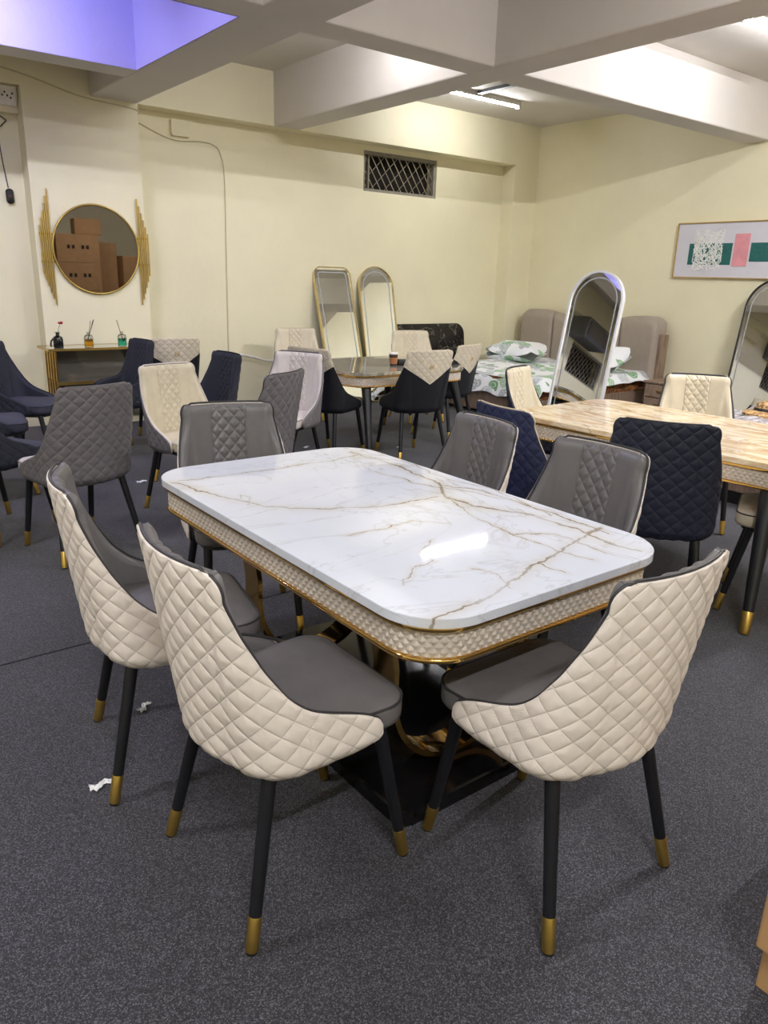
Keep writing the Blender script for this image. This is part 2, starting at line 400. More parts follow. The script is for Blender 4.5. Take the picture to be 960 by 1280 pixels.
# ------------------------------------------------------------------ room (x to the right-hand wall, y to the back wall)
YB, XR, ZC, ZB = 7.60, 8.42, 3.465, 2.96     # back wall, right wall, ceiling, underside of beams
XL, YF = -3.2, -3.4
REC = 7.82
fl = MB().mm(XL, XR, YF, YB + .3, -.06, 0).build('floor', 'carpet'); struct(fl)
sm = MB().mm(XL, XR, 2.956, 2.966, 0, .0012)
sm.build('seam', 'seam_dark', fl)
struct(MB().mm(XL, XR + .2, YF, YB + .5, ZC, ZC + .15).build('ceiling', 'ceiling_paint'))
# back wall: header, left alcove, pier, recess, right pier; the window hole is left open in the recess
PX0, PX1, RX1 = 1.87, 2.885, 7.98
WX0, WX1, WZ0, WZ1 = 5.65, 6.79, 2.46, 2.905
w = MB()
w.mm(XL, XR + .2, YB, YB + .5, ZB, ZC)                   # header over everything
w.mm(PX0, PX1, YB, YB + .5, 0, ZB)                        # pier behind the round mirror
w.mm(RX1, XR + .2, YB, YB + .5, 0, ZB)                    # right pier
w.mm(PX1, WX0, REC, YB + .5, 0, ZB); w.mm(WX1, RX1, REC, YB + .5, 0, ZB)
w.mm(WX0, WX1, REC, YB + .5, 0, WZ0); w.mm(WX0, WX1, REC, YB + .5, WZ1, ZB)
VX0, VX1, VZ0, VZ1 = -1.15, .18, 2.05, 2.60
w.mm(XL, VX0, YB + .2, YB + .5, 0, ZB); w.mm(VX1, PX0, YB + .2, YB + .5, 0, ZB)   # alcove left of the pier
w.mm(VX0, VX1, YB + .2, YB + .5, 0, VZ0); w.mm(VX0, VX1, YB + .2, YB + .5, VZ1, ZB)
w.mm(1.0, PX0, YB + .11, YB + .2, 2.75, ZB)               # patch behind the socket
struct(w.build('wall_back', 'wall_paint'))
struct(MB().mm(XR, XR + .2, YF, YB + .5, 0, ZC).build('wall_right', 'wall_paint'))
struct(MB().mm(XL - .2, XL, YF, YB + .5, 0, ZC).build('wall_left', 'wall_paint'))
struct(MB().mm(XL - .2, XR + .2, YF - .2, YF, 0, ZC).build('wall_front', 'wall_paint'))
def beam(n, x0, x1, y0, y1):
    zb = ZB + (.002 if x1 - x0 > 1 else 0)
    struct(MB().mm(x0, x1, y0, y1, zb, ZC + .01).build(n, 'beam_paint', bevel=.014))
beam('trim_1', XL, XR, 4.41, 4.70)
beam('trim_2', 4.33, 4.655, YF, YB + .02); beam('trim_3', 2.45, 2.885, YF, YB + .02)
beam('trim_4', XL, 2.46, 6.41, 6.70)
# lilac painted lining of the upper-left ceiling bay
bay = MB()
bay.mm(XL + .1, 2.446, 6.402, 6.409, ZB + .003, ZC - .004); bay.mm(2.440, 2.447, 4.704, 6.402, ZB + .003, ZC - .004)
bay.mm(XL + .1, 2.440, 4.702, 4.709, ZB + .003, ZC - .004); bay.mm(XL + .1, 2.440, 4.709, 6.402, ZC - .008, ZC - .001)
struct(bay.build('trim_6', 'lilac_paint'))
# windows with lattice
def lattice_window(nm, X0, X1, Z0, Z1, y):
    win = struct(MB().mm(X0, X1, y + .18, y + .22, Z0, Z1).build(nm, 'dark_opening'))
    fm = MB()
    fm.mm(X0, X0 + .035, y + .02, y + .09, Z0, Z1); fm.mm(X1 - .035, X1, y + .02, y + .09, Z0, Z1)
    fm.mm(X0 + .035, X1 - .035, y + .02, y + .09, Z0, Z0 + .035); fm.mm(X0 + .035, X1 - .035, y + .02, y + .09, Z1 - .04, Z1)
    fm.mm(X0 + .085, X0 + .105, y + .03, y + .07, Z0 + .035, Z1 - .04)
    fm.build('window_frame', 'concrete', win)
    lt = MB(); H = Z1 - Z0
    for k in range(-5, 14):
        for x0, dx, step, yy, r in ((X0 + .03 + k * .105, H * .62, 1, .05, .006), (X0 + .8 * H + k * .2, -H * .95, 1, .057, .003)):
            a = (x0, Z1 - .03); b = (x0 + dx, Z0 + .02)
            q = sorted(((X0 + .03 - a[0]) / dx, (X1 - .03 - a[0]) / dx)); t0, t1 = max(0, q[0]), min(1, q[1])
            if t1 > t0 + .02:
                p = lambda t: (a[0] + (b[0] - a[0]) * t, y + yy, a[1] + (b[1] - a[1]) * t)
                lt.tube([p(t0), p(t1)], r, 6)
    lt.build('lattice', 'lattice_steel', win)
lattice_window('window_1', WX0, WX1, WZ0, WZ1, REC)
lattice_window('window_2', VX0, VX1, VZ0, VZ1, YB + .2)
# junction box and wires on the back wall
jb = MB().layers([ring(rrect(.20, .15, .02, 4), z) for z in (0, .035, .045)]).build('junction_box', 'wall_paint', smooth=True)
jb.location = (3.38, REC, 2.84); jb.rotation_euler = (PI / 2, 0, 0)
tag(jb, 'painted square junction box under the back wall header, near the pier', 'junction box')
def wire(name, pts, r, mat, label, n=12, cat='wire'):
    # smooth path through points
    P = [Vector(p) for p in pts]; out = []
    for i in range(len(P) - 1):
        p0 = P[max(0, i - 1)]; p1 = P[i]; p2 = P[i + 1]; p3 = P[min(len(P) - 1, i + 2)]
        for k in range(n):
            t_ = k / n
            out.append(.5 * ((2 * p1) + (p2 - p0) * t_ + (2 * p0 - 5 * p1 + 4 * p2 - p3) * t_ ** 2 + (3 * p1 - p0 - 3 * p2 + p3) * t_ ** 3))
    out.append(P[-1])
    return tag(MB().tube(out, r, 6).build(name, mat, smooth=True), label, cat)
YW = YB - .006
wire('wall_cable', [(1.4, YW, 3.10), (1.73, YW, 3.07), (1.98, YW, 3.03), (2.37, YW, 2.945), (2.79, YW, 2.915), (2.88, YW, 2.90), (2.90, YB + .03, 2.88), (2.93, REC - .006, 2.86), (3.01, REC - .006, 2.82), (3.3, REC - .006, 2.73), (3.6, REC - .006, 2.745), (3.74, REC - .006, 2.73), (3.81, REC - .006, 2.66), (3.85, REC - .006, 2.41), (3.84, REC - .006, 1.5), (3.83, REC - .006, .3)], .006, 'wire_beige', 'thin painted cable running along the header and down the back wall')
YA = YB + .2
so = MB().layers([ring(rrect(.15, .15, .012, 4), z) for z in (0, .03, .036)]).build('wall_socket', 'white_plastic')
so.location = (1.775, YB + .11, 2.875); so.rotation_euler = (PI / 2, 0, 0)
hs = MB()
for hx, hz in ((-.035, 0), (.005, 0), (.045, .02), (-.015, .025), (.03, -.015)):
    hs.box((hx, hz, .037), (.012, .016, .004))
hs.build('pin_hole', 'dark_plastic', so)
tag(so, 'white wall socket high in the alcove at the left edge', 'socket')
wire('hanging_cord', [(1.70, YA - .01, 2.74), (1.77, YA - .012, 2.70), (1.74, YA - .02, 2.66), (1.70, YA - .02, 2.60), (1.705, YA - .02, 2.4), (1.73, YA - .02, 2.15)], .005, 'wire_grey', 'thin dark cord hanging from the wall socket in the alcove')
ms = empty('cord_switch', (1.735, YA - .03, 2.08))
MB().layers([ring(rrect(.066 * a, .125 * a, .03 * a, 6), z) for a, z in ((.8, -.016), (1, -.006), (1, .008), (.75, .02))]).build('body', 'dark_plastic', ms, smooth=True).rotation_euler = (PI / 2, 0, 0)
b_ = MB().lathe([(.005, 0), (.005, .004)], 10).build('button', 'leaf_red', ms); b_.location = (0, -.019, 0); b_.rotation_euler = (PI / 2, 0, 0)
tag(ms, 'small dark hand switch hanging on a cord in the alcove at left', 'switch')
wire('curved_cable', [(3.9, REC - .05, .62), (4.02, REC - .05, .60), (4.15, REC - .05, .57), (4.3, REC - .05, .53), (4.45, REC - .05, .54), (4.6, REC - .05, .6)], .012, 'white_plastic', 'thick white cable sagging along the back wall behind the chairs')

# ------------------------------------------------------------------ lamps
emit_mat('tube_warm', srgb(250, 250, 255), 90.0); emit_mat('tube_side', srgb(250, 250, 255), 800.0); emit_mat('tube_mid', srgb(250, 250, 255), 260.0); emit_mat('tube_near', srgb(250, 250, 255), 330.0); emit_mat('tube_rear', srgb(248, 250, 255), 600.0)
emit_mat('tube_cool', (.80, .80, 1.0), 260.0)
def tube_light(x0, x1, y, mat, label, z=ZC - .075, group=None):
    r = empty('tube_light', ((x0 + x1) / 2, y, ZC))
    L = x1 - x0
    MB().mm(-L / 2, L / 2, -.03, .03, -.045, 0).build('fixture', 'white_plastic', r)
    hp = np.array([[(x, .016 * math.cos(a), -.046 - .020 * math.sin(a)) for a in np.linspace(0, PI, 13)] for x in (-L / 2 + .024, L / 2 - .024)])
    MB().grid(hp).build('diffuser', mat, r, smooth=True)
    for sx in (-1, 1): MB().box((sx * (L / 2 - .012), 0, -.038), (.024, .05, .072)).build('end_cap', 'white_plastic', r)
    return tag(r, label, 'light')
tube_light(5.9, 7.1, 6.78, 'tube_warm', 'lit white tube light on the ceiling near the back wall corner')
tube_light(5.85, 7.15, 3.52, 'tube_warm', 'lit white tube light on the ceiling at the right edge, in front of the beam')
tube_light(3.05, 4.2, 5.35, 'tube_warm', 'lit tube light between the two beams that run to the back wall')
tube_light(.2, 1.4, 5.5, 'tube_cool', 'cool white tube light in the ceiling bay at upper left')
tube_light(5.0, 6.2, 1.25, 'tube_side', 'lit tube light on the ceiling over the right side of the room')
tube_light(3.05, 4.2, 1.1, 'tube_mid', 'lit tube light on the ceiling between the beams, above the right of the white table')
tube_light(-.9, .3, -1.2, 'tube_rear', 'lit tube light on the ceiling behind the viewer')
tube_light(-2.0, -.8, 2.4, 'tube_near', 'lit tube light on the ceiling over the left side of the room')
bt = MB().mm(6.37, 6.43, 6.2, 6.72, ZC - .03, ZC).build('ceiling_batten', 'dark_plastic')
tag(bt, 'short dark cable batten on the ceiling beside the back tube light', 'batten')

# ------------------------------------------------------------------ chairs
Z_YE = np.array([(.405, -.06), (.42, .055), (.433, .108), (.45, .117), (.477, .115), (.495, .105), (.51, .085), (.533, .03), (.559, -.045),
                 (.582, -.09), (.627, -.138), (.704, -.192), (.79, -.238), (.866, -.268), (.94, -.272)])
Z_ARM = np.array([(.405, -.06), (.42, .02), (.433, .055), (.45, .065), (.50, .066), (.56, .062), (.58, .05), (.592, .02), (.60, -.06), (.608, -.12),
                  (.625, -.165), (.66, -.195), (.74, -.228), (.80, -.246), (.85, -.262), (.88, -.268), (.94, -.272)])
ZT = .93
def shell_grid(prof, nz=110, ns=240, topw=.0):
    zs = np.concatenate([np.linspace(.405, .47, 16)[:-1], np.linspace(.47, .86, nz - 38), np.linspace(.86, ZT, 24)[1:]])
    u = np.linspace(-1, 1, ns)
    rows = []; Lc = []
    for z in zs:
        k = (z - .5) / .43
        yc = -.262 - .058 * k; yk = yc + .032
        hw = .245 - .008 * max(0, k) + topw * max(0, k); rc = .115 - .055 * max(0, min(1, k))
        ins = 0
        if z < .46: q = .46 - z; ins = .055 - math.sqrt(max(0, .055 ** 2 - q * q))
        ye = np.interp(z, prof[:, 0], prof[:, 1]); x1 = hw - rc
        xs = np.linspace(0, x1, 200); ys = yc + (yk - yc) * (xs / x1) ** 2
        th = np.linspace(0, PI / 2, 300)[1:]
        xs = np.r_[xs, x1 + rc * np.sin(th)]; ys = np.r_[ys, yk + rc * (1 - np.cos(th))]
        yy = np.linspace(yk + rc, .16, 300)[1:]; xs = np.r_[xs, np.full(299, hw)]; ys = np.r_[ys, yy]
        d = np.r_[0, np.cumsum(np.hypot(np.diff(xs), np.diff(ys)))]
        cut = np.interp(ye, ys[150:], d[150:])
        rt = .055
        if z > ZT - rt:
            drop = rt - math.sqrt(max(0, rt * rt - (z - ZT + rt) ** 2)); cut -= drop * .95
        if ins:
            xs = xs * (hw - ins) / hw; ys = np.where(ys < yk + rc, ys + ins * np.clip((yk + rc - ys) / (yk + rc - yc), 0, 1) ** .5, ys)
        rows.append((xs, ys, d)); Lc.append(cut)
    Lc = np.array(Lc); sm_ = Lc.copy()
    for i in range(3, len(zs) - 3): sm_[i] = Lc[i - 3:i + 4].mean() if zs[i] > .5 and zs[i] < ZT - .03 else Lc[i]
    Lc = sm_
    P = np.zeros((len(zs), ns, 3)); A = np.zeros((len(zs), ns)); E = np.zeros((len(zs), ns))
    for i, z in enumerate(zs):
        xs, ys, d = rows[i]; t_ = np.abs(u) * Lc[i]
        P[i, :, 0] = np.sign(u) * np.interp(t_, d, xs); P[i, :, 1] = np.interp(t_, d, ys); P[i, :, 2] = z
        A[i] = u * Lc[i]; E[i] = Lc[i] - t_
    dz = np.gradient(P, axis=0); ds = np.gradient(P, axis=1)
    N = np.cross(ds, dz); N /= np.linalg.norm(N, axis=2)[:, :, None] + 1e-12
    c = P - np.array([0, .05, .5]); c[:, :, 2] = 0
    if (N * c).sum() < 0: N = -N
    return P, N, A, E, zs
def quilt(A, Z, w, h, depth):
    p = A / w + Z / h; q = A / w - Z / h
    f = lambda x: np.abs((x + 100.5) % 1 - .5) * 2          # 0 on a seam, 1 half way
    d = np.minimum(f(p), f(q))
    return depth * (1 - (1 - np.clip(d, 0, 1)) ** 2.4)
def closed_pair(mb, O, I, mi=0, UV=None):
    """two grids joined all round into one closed skin"""
    n, m = O.shape[:2]; o = len(mb.v)
    mb.grid(O, mi); mb.grid(I, mi, flip=True)
    f = []; b = n * m
    for j in range(m - 1):
        f.append((o + j + 1, o + j, o + b + j, o + b + j + 1))
        k = (n - 1) * m
        f.append((o + k + j, o + k + j + 1, o + b + k + j + 1, o + b + k + j))
    for i in range(n - 1):
        f.append((o + i * m, o + (i + 1) * m, o + b + (i + 1) * m, o + b + i * m))
        f.append((o + (i + 1) * m + m - 1, o + i * m + m - 1, o + b + i * m + m - 1, o + b + (i + 1) * m + m - 1))
    mb.f.extend(f); mb.m.extend([mi] * len(f))
    if UV is not None:
        mb.uv = np.vstack([UV.reshape(-1, 2)] * 2)
def chair_meshes(prof, quilt_back='all', topw=0.0):
    P, N, A, E, zs = shell_grid(prof, topw=topw)
    Z = P[:, :, 2]
    top = ZT - Z
    # outer quilted shell
    q = quilt(A, Z - .03, QW, QH, .0034)
    edge = np.clip(np.minimum(E, top) / .012, 0, 1); q *= edge
    if quilt_back == 'vee': q *= 1 / (1 + np.exp(-(Z - (V_APEX + .62 * np.abs(P[:, :, 0]))) / .004))
    else:
        seam = np.abs(np.abs(A) - .345); q *= np.clip(seam / .006, 0.1, 1)
    O = P + N * (q + .002)[:, :, None]; I = P - N * .006
    sh = MB(); closed_pair(sh, O, I, UV=np.stack([A, Z], 2))
    # inner lining: pad with a quilted centre strip
    k0 = np.searchsorted(zs, .45)
    d = np.minimum(E, top)[k0:]
    e = np.sqrt(np.clip(1 - (1 - np.clip(d / .045, 0, 1)) ** 2, 0, 1))
    th = .005 + .025 * e
    a, z = A[k0:], Z[k0:]
    strip = 1 / (1 + np.exp(-(.082 - np.abs(a)) / .002))
    th = th + strip * quilt(a, z - .03, .058, .062, .006) - .004 * np.exp(-((np.abs(a) - .082) / .004) ** 2) * (d > .01)
    ln = MB(); c_ = (slice(0, -2), slice(2, -2))
    closed_pair(ln, (P[k0:] - N[k0:] * .0065)[c_], (P[k0:] - N[k0:] * (.0065 + th)[:, :, None])[c_], UV=np.stack([a, z], 2)[c_])
    # piping along the rim
    k1 = np.searchsorted(zs, .43)
    path = [P[i, 0] - N[i, 0] * .006 for i in range(k1, len(zs), 2)] + [P[-1, j] - N[-1, j] * .006 + np.array([0, 0, .002]) for j in range(0, P.shape[1], 3)] + \
           [P[i, -1] - N[i, -1] * .006 for i in range(len(zs) - 1, k1 - 1, -2)]
    pp = [path[0]]
    for p in path[1:]:
        if np.linalg.norm(p - pp[-1]) > .003: pp.append(p)
    pi_ = MB().tube(pp, .0042, 7)
    return sh, ln, pi_
def seat_builders():
    o = np.array([(x, y) for x, y in rrect(.448, .445, .07, 8)])
    o[:, 1] += .003
    k = np.clip((-o[:, 1]) / .22, 0, 1); o[:, 0] *= 1 - .14 * k
    o[:, 1] += np.where(o[:, 1] > .2, .010 * (1 - (o[:, 0] / .22) ** 2), 0)
    o, _, _ = resample(o, .012)
    rs = []
    for z, i in ((.432, .02), (.438, .007), (.447, .001), (.460, 0), (.483, 0), (.492, .002), (.499, .007), (.504, .014)):
        rs.append(ring(offset(o, i), z))
    c = o.mean(0); base = offset(o, .014)
    for f_, z in ((.85, .508), (.6, .513), (.3, .516), (.05, .517)): rs.append(ring(c + (base - c) * f_, z))
    st = MB().layers(rs)
    pp = MB().tube([(x, y, .4945) for x, y in offset(o, .0015)], .0033, 6, closed=True)
    return st, pp
def leg_builders(sx, fy):
    top = Vector((sx * .175, .155 if fy > 0 else -.15, .43)); bot = Vector((sx * (.195 if fy > 0 else .235), fy * .24, 0))
    p = lambda t_: top + (bot - top) * t_
    r = lambda t_: .0185 - .0040 * t_
    leg = MB().tube([p(0), p(.35), p(.7), p(.80)], [r(0), r(.35), r(.7), r(.8)], 14)
    fer = MB().tube([p(.795), p(.80), p(.985), p(.99)], [r(.8) + .0005, r(.8) + .0012, r(.98) + .001, r(.98) - .001], 14)
    pad = MB().tube([p(.988), p(1.0)], [r(1) - .001, r(1) - .001], 12)
    return leg, fer, pad
_SH = {}; _ME = {}
SEAT, SEATP = seat_builders()
def make_chair(name, shape, shell, lining, seat, piping, lab, cat='chair', ring_=False):
    if shape not in _SH:
        _SH[shape] = chair_meshes(Z_ARM if shape == 'arm' else Z_YE, 'vee' if shape == 'vee' else 'all', .014 if shape == 'vee' else 0)
    sh, ln, pi_ = _SH[shape]
    r = empty(name)
    for nm, mb, mt, ang in (('shell', sh, shell, 75), ('backrest', ln, lining, 75), ('piping', pi_, piping, 80)):
        key = (shape, nm)
        if key not in _ME: _ME[key] = mb.mesh(nm, mt, True, ang)
        me = _ME[key].copy(); me.name = nm; me.materials[0] = M(mt)
        o = bpy.data.objects.new(nm, me); COL.objects.link(o); o.parent = r
    st = SEAT.build('seat', seat, r, smooth=True, angle=60); SEATP.build('seat_piping', piping, st, smooth=True, angle=80)
    o, _, _ = resample(rrect(.40, .38, .08, 6), .02)
    MB().layers([ring(o + (0, .01), z) for z in (.412, .434)]).build('seat_frame', 'dark_plastic', r)
    for sx in (-1, 1):
        for fy in (-1, 1):
            l, f, p = leg_builders(sx, fy)
            lg = l.build('leg', 'black_metal', r, smooth=True); f.build('brass_tip', 'brass', lg, smooth=True); p.build('foot_pad', 'dark_plastic', lg, smooth=True)
    if ring_:
        pl = MB()
        pl.tube([(.018 * math.cos(a), 0, .018 * math.sin(a)) for a in np.linspace(0, 2 * PI, 20, endpoint=False)], .003, 6, closed=True)
        pl.lathe([(.008, 0), (.008, .006)], 10)
        b = pl.build('pull_ring', 'brass', r, smooth=True); b.location = (0, -.306, .80)
    return r
KIND = {
    'grey_cream': ('dining_chair', 'std', 'cream_quilt', 'grey_strip', 'grey_leather', 'dark_piping'),
    'cream_grey': ('dining_chair', 'std', 'grey_quilt_leather', 'beige_strip', 'beige_leather', 'pale_leather'),
    'pale_grey': ('dining_chair', 'std', 'grey_quilt_leather', 'pale_strip', 'pale_leather', 'grey_leather'),
    'grey_grey': ('dining_chair', 'std', 'grey_quilt_leather', 'grey_strip', 'grey_leather', 'dark_piping'),
    'navy': ('dining_chair', 'std', 'navy_quilt_fabric', 'navy_strip_fabric', 'navy_seat_fabric', 'navy_fabric'),
    'navy_arm': ('armchair', 'arm', 'navy_quilt_fabric', 'navy_strip_fabric', 'navy_seat_fabric', 'navy_fabric'),
    'cream_navy': ('dining_chair', 'std', 'navy_leather', 'beige_strip', 'beige_leather', 'dark_piping'),
    'cream_blue': ('dining_chair', 'std', 'blue_leather', 'beige_strip', 'beige_leather', 'beige_leather'),
    'two_tone': ('dining_chair', 'vee', 'two_tone_shell', 'beige_strip', 'beige_leather', 'beige_leather'),
}
PROTO = {}
G1 = 'grey and cream chairs around the white marble table'; G2 = 'all-navy chairs on the left'
G3 = 'cream and black two-tone chairs'; G4 = 'cream and navy chairs around the brown marble table'; G5 = 'grey-shell chairs behind the white table'
CHAIRS = [
    ('grey_cream', 1.40, 1.06, 0, 1, G1, 'cream quilted chair with grey seat at the near short end of the white table'),
    ('grey_cream', .85, 1.46, 90, 1, G1, 'cream quilted chair with grey seat at the white table, nearest on its left side'),
    ('grey_cream', .81, 2.09, 102, 1, G1, 'cream quilted chair with grey seat, second along the left side of the white table'),
    ('grey_cream', 1.42, 2.81, -164, 1, G1, 'grey-faced chair at the far short end of the white table, facing the viewer'),
    ('grey_cream', 2.00, 2.26, -83, 1, G1, 'grey-faced chair on the right side of the white table, farther of the two'),
    ('grey_cream', 2.00, 1.64, -90, 1, G1, 'grey-faced chair on the right side of the white table, nearer of the two'),
    ('pale_grey', 1.10, 4.14, -13, 1, G5, 'grey quilted chair with white seat edge, its back to the viewer, behind the left chairs'),
    ('cream_grey', 1.93, 4.47, 170, .98, G5, 'cream-faced chair with grey quilted shell facing the viewer, left of the white table end'),
    ('grey_grey', 1.97, 3.88, -31, 1.05, G5, 'dark grey quilted chair turned away, just behind the chair at the far table end'),
    ('pale_grey', 2.78, 4.82, -121, 1, G5, 'pale off-white chair with grey quilted shell beside the glossy grey table'),
    ('navy', 2.21, 5.08, -93, 1, G2, 'navy chair standing alone before the cream wall, turned to the left'),
    ('navy_arm', 2.03, 6.27, -97, 1, None, 'navy armchair with level arms in front of the gold console table'),
    ('navy', 1.37, 6.22, 130, 1, G2, 'navy chair at the left end of the gold console, facing right'),
    ('navy', .95, 5.57, 97, 1, G2, 'navy chair at the left edge, only its seat showing, middle of three there'),
    ('navy', .80, 4.70, 59, 1, G2, 'navy quilted chair at the left edge, nearest of the navy chairs there'),
    ('two_tone', 2.63, 6.64, 2, 1, G3, 'cream and black two-tone chair by the back wall beside the gold console'),
    ('two_tone', 3.52, 5.30, 72, 1, G3, 'cream and black two-tone chair at the left end of the glossy grey table'),
    ('two_tone', 4.14, 4.97, 8, 1, G3, 'two-tone chair with its back to the viewer before the glossy grey table'),
    ('two_tone', 5.00, 5.50, -15, .97, G3, 'cream and black two-tone chair between the glossy grey table and the leaf-print bed'),
    ('two_tone', 5.34, 6.29, -165, 1, G3, 'cream-faced chair on the far side of the glossy grey table, before the black slab'),
    ('two_tone', 4.25, 6.96, -160, 1, G3, 'cream-faced chair by the back wall left of the two gold-framed mirrors'),
    ('cream_blue', 2.86, 2.39, 97, 1, G4, 'blue-navy quilted chair at the brown marble table, left of the dark navy one'),
    ('cream_navy', 3.08, 1.87, 60, 1.02, G4, 'dark navy quilted chair with its back to the viewer at the brown marble table'),
    ('cream_navy', 4.51, 2.53, -129, 1, G4, 'cream-faced chair on the far side of the brown marble table, facing the viewer'),
    ('cream_navy', 3.97, 3.27, 159, 1, G4, 'cream-faced navy chair at the far end of the brown marble table by the silver mirror'),
    ('cream_navy', 3.62, 1.50, -24, 1, G4, 'navy chair with cream seat showing behind a brown marble table leg at right edge'),
]
for kind, x, y, deg, s, grp, lab in CHAIRS:
    if kind not in PROTO:
        o = PROTO[kind] = make_chair(*KIND[kind], lab, ring_=(kind == 'two_tone'))
    else:
        o = copy_tree(PROTO[kind])
    o.location = (x, y, 0); o.rotation_euler = (0, 0, -math.radians(deg)); o.scale = (s, s, s)
    for k in ('group',):
        if k in o: del o[k]
    tag(o, lab, 'armchair' if kind == 'navy_arm' else 'chair', grp)

# ------------------------------------------------------------------ tables
def apron(outline, z0, z1, cell, depth):
    pts, s, L = resample(outline, cell / 6)
    n = max(1, round(L / cell)); w = L / n
    zs = np.linspace(z0, z1, 25); rows = []
    t_ = np.roll(pts, -1, 0) - np.roll(pts, 1, 0); t_ /= np.linalg.norm(t_, axis=1)[:, None]
    nr = np.c_[t_[:, 1], -t_[:, 0]]
    h = (z1 - z0) / 2.5
    for z in zs:
        p = s / w + (z - z0) / h / 1.0; q = s / w - (z - z0) / h / 1.0
        tri = lambda x: 1 - 2 * np.abs((x % 1) - .5)
        d = depth * np.minimum(tri(p), tri(q)) * 1.6
        if z in (z0, z1): d = d * 0
        rows.append(ring(pts + nr * d[:, None], z))
    return rows
def make_table(name, W, L, H, r, topm, label, loc, rz, legs=False, cell=.027, apm='apron_leather', tz=.027, slab_mats=None):
    root = empty(name, (*loc, 0), rz)
    o, _, _ = resample(rrect(W, L, r, 14), .02)
    MB().layers([ring(offset(o, .002), H - tz), ring(o, H - tz + .002), ring(o, H - .002), ring(offset(o, .002), H)]).build('tabletop', topm, root, smooth=True, angle=20)
    gi = offset(o, .010)
    g1 = MB().layers([ring(gi, H - tz - .014), ring(offset(gi, -.002), H - tz - .012), ring(offset(gi, -.002), H - tz - .002), ring(gi, H - tz)])
    g1.build('upper_gold_trim', 'gold_mirror_metal', root, smooth=True, angle=50)
    ao = offset(o, .026); za, zb = H - tz - .014 - .072, H - tz - .014
    MB().layers(apron(rrect(W - .052, L - .052, max(.05, r - .026), 14), za, zb, cell, .005)).build('apron', apm, root, smooth=True, angle=25)
    g2o = offset(o, .016)
    MB().layers([ring(offset(g2o, .002), za - .012), ring(g2o, za - .010), ring(g2o, za - .002), ring(offset(g2o, .002), za)]).build('lower_gold_trim', 'gold_mirror_metal', root, smooth=True, angle=50)
    if legs:
        for sx in (-1, 1):
            for sy in (-1, 1):
                top = Vector((sx * (W / 2 - .085), sy * (L / 2 - .16), za - .01)); bot = Vector((sx * (W / 2 + .10), sy * (L / 2 - .08), 0))
                p = lambda t_: top + (bot - top) * t_
                rr = lambda t_: .042 - .021 * t_
                lg = MB().tube([p(0), p(.4), p(.85)], [rr(0), rr(.4), rr(.85)], 18).build('leg', 'black_metal', root, smooth=True)
                MB().tube([p(.845), p(.85), p(.99), p(1)], [rr(.85), rr(.85) + .001, rr(1) + .001, rr(1) - .001], 18).build('brass_tip', 'brass', lg, smooth=True)
        MB().mm(-W / 2 + .12, W / 2 - .12, -L / 2 + .15, L / 2 - .15, za - .022, za - .008).build('under_panel', 'dark_plastic', root)
    return root
T1 = make_table('dining_table', .965, 1.625, .76, .165, 'white_marble', '', (1.468, 1.913), 0)
tag(T1, 'white marble dining table with gold trim and quilted apron in the foreground', 'table')
# its base: black plinth and two gold U bands
pl = MB()
o, _, _ = resample(rrect(.66, 1.16, .015, 3), .05)
pl.layers([ring(o, 0), ring(o, .045), ring(offset(o, .006), .05)])
pl.build('plinth', 'black_gloss', T1)
def uband(y, wid=.10):
    mb = MB(); pts = []
    R = .27
    for a in np.linspace(0, PI, 31):
        pts.append((-R * math.cos(a), .33 - (.275) * math.sin(a)))
    pts = [(-R - .035, .63), (-R - .015, .52), (-R, .42)] + pts + [(R, .42), (R + .015, .52), (R + .035, .63)]
    pts = np.array(pts); t_ = np.gradient(pts, axis=0); t_ /= np.linalg.norm(t_, axis=1)[:, None]; n_ = np.c_[-t_[:, 1], t_[:, 0]]
    th = .018
    P = []
    for (x, z), (nx, nz) in zip(pts, n_):
        P.append([(x, y - wid / 2, z), (x + nx * th, y - wid / 2, z + nz * th), (x + nx * th, y + wid / 2, z + nz * th), (x, y + wid / 2, z)])
    mb.grid(np.array(P), closed_v=True)
    k = len(P); o_ = 0
    mb.f.append((3, 2, 1, 0)); mb.m.append(0); e = (k - 1) * 4; mb.f.append((e, e + 1, e + 2, e + 3)); mb.m.append(0)
    return mb
for yy in (-.40, .40): uband(yy).build('curved_leg', 'gold_mirror_metal', T1, smooth=True, angle=40)
MB().mm(-.36, .36, -.50, .50, .62, .645).build('support_frame', 'dark_plastic', T1)

T3 = make_table('dining_table', 1.02, 1.70, .76, .15, 'brown_marble', '', (3.775, 2.21), math.radians(2), legs=True)
tag(T3, 'brown and cream veined marble dining table with gold trim and black tapered legs at right', 'table')
T2 = make_table('dining_table', 1.10, 1.30, .73, .20, 'grey_gloss_marble', '', (4.24, 5.56), math.radians(90), legs=True)
tag(T2, 'glossy grey marble dining table with a paper cup on it, far from the viewer', 'table')

# cup and pouch on the far table
cp = empty('coffee_cup', (4.25, 5.37, .73))
MB().lathe([(.030, 0), (.041, .105)], 24).build('cup_body', 'coffee_dark', cp, smooth=True)
MB().lathe([(.0338, .018), (.0400, .075)], 24, cap=False).build('sleeve', 'coffee_sleeve', cp, smooth=True)
MB().lathe([(.043, .103), (.044, .108), (.041, .118), (.036, .119)], 24).build('lid', 'coffee_lid', cp, smooth=True)
tag(cp, 'paper coffee cup with brown sleeve on the glossy grey table', 'cup')
po = MB().layers([ring(rrect(.13 * a, .07 * a, .02 * a, 4), z) for a, z in ((.92, .730), (1, .737), (1, .775), (.9, .784))]).build('dark_pouch', 'dark_plastic', smooth=True, loc=(4.36, 5.36, 0), rz=-.5)
tag(po, 'small black pouch beside the coffee cup on the glossy grey table', 'pouch')

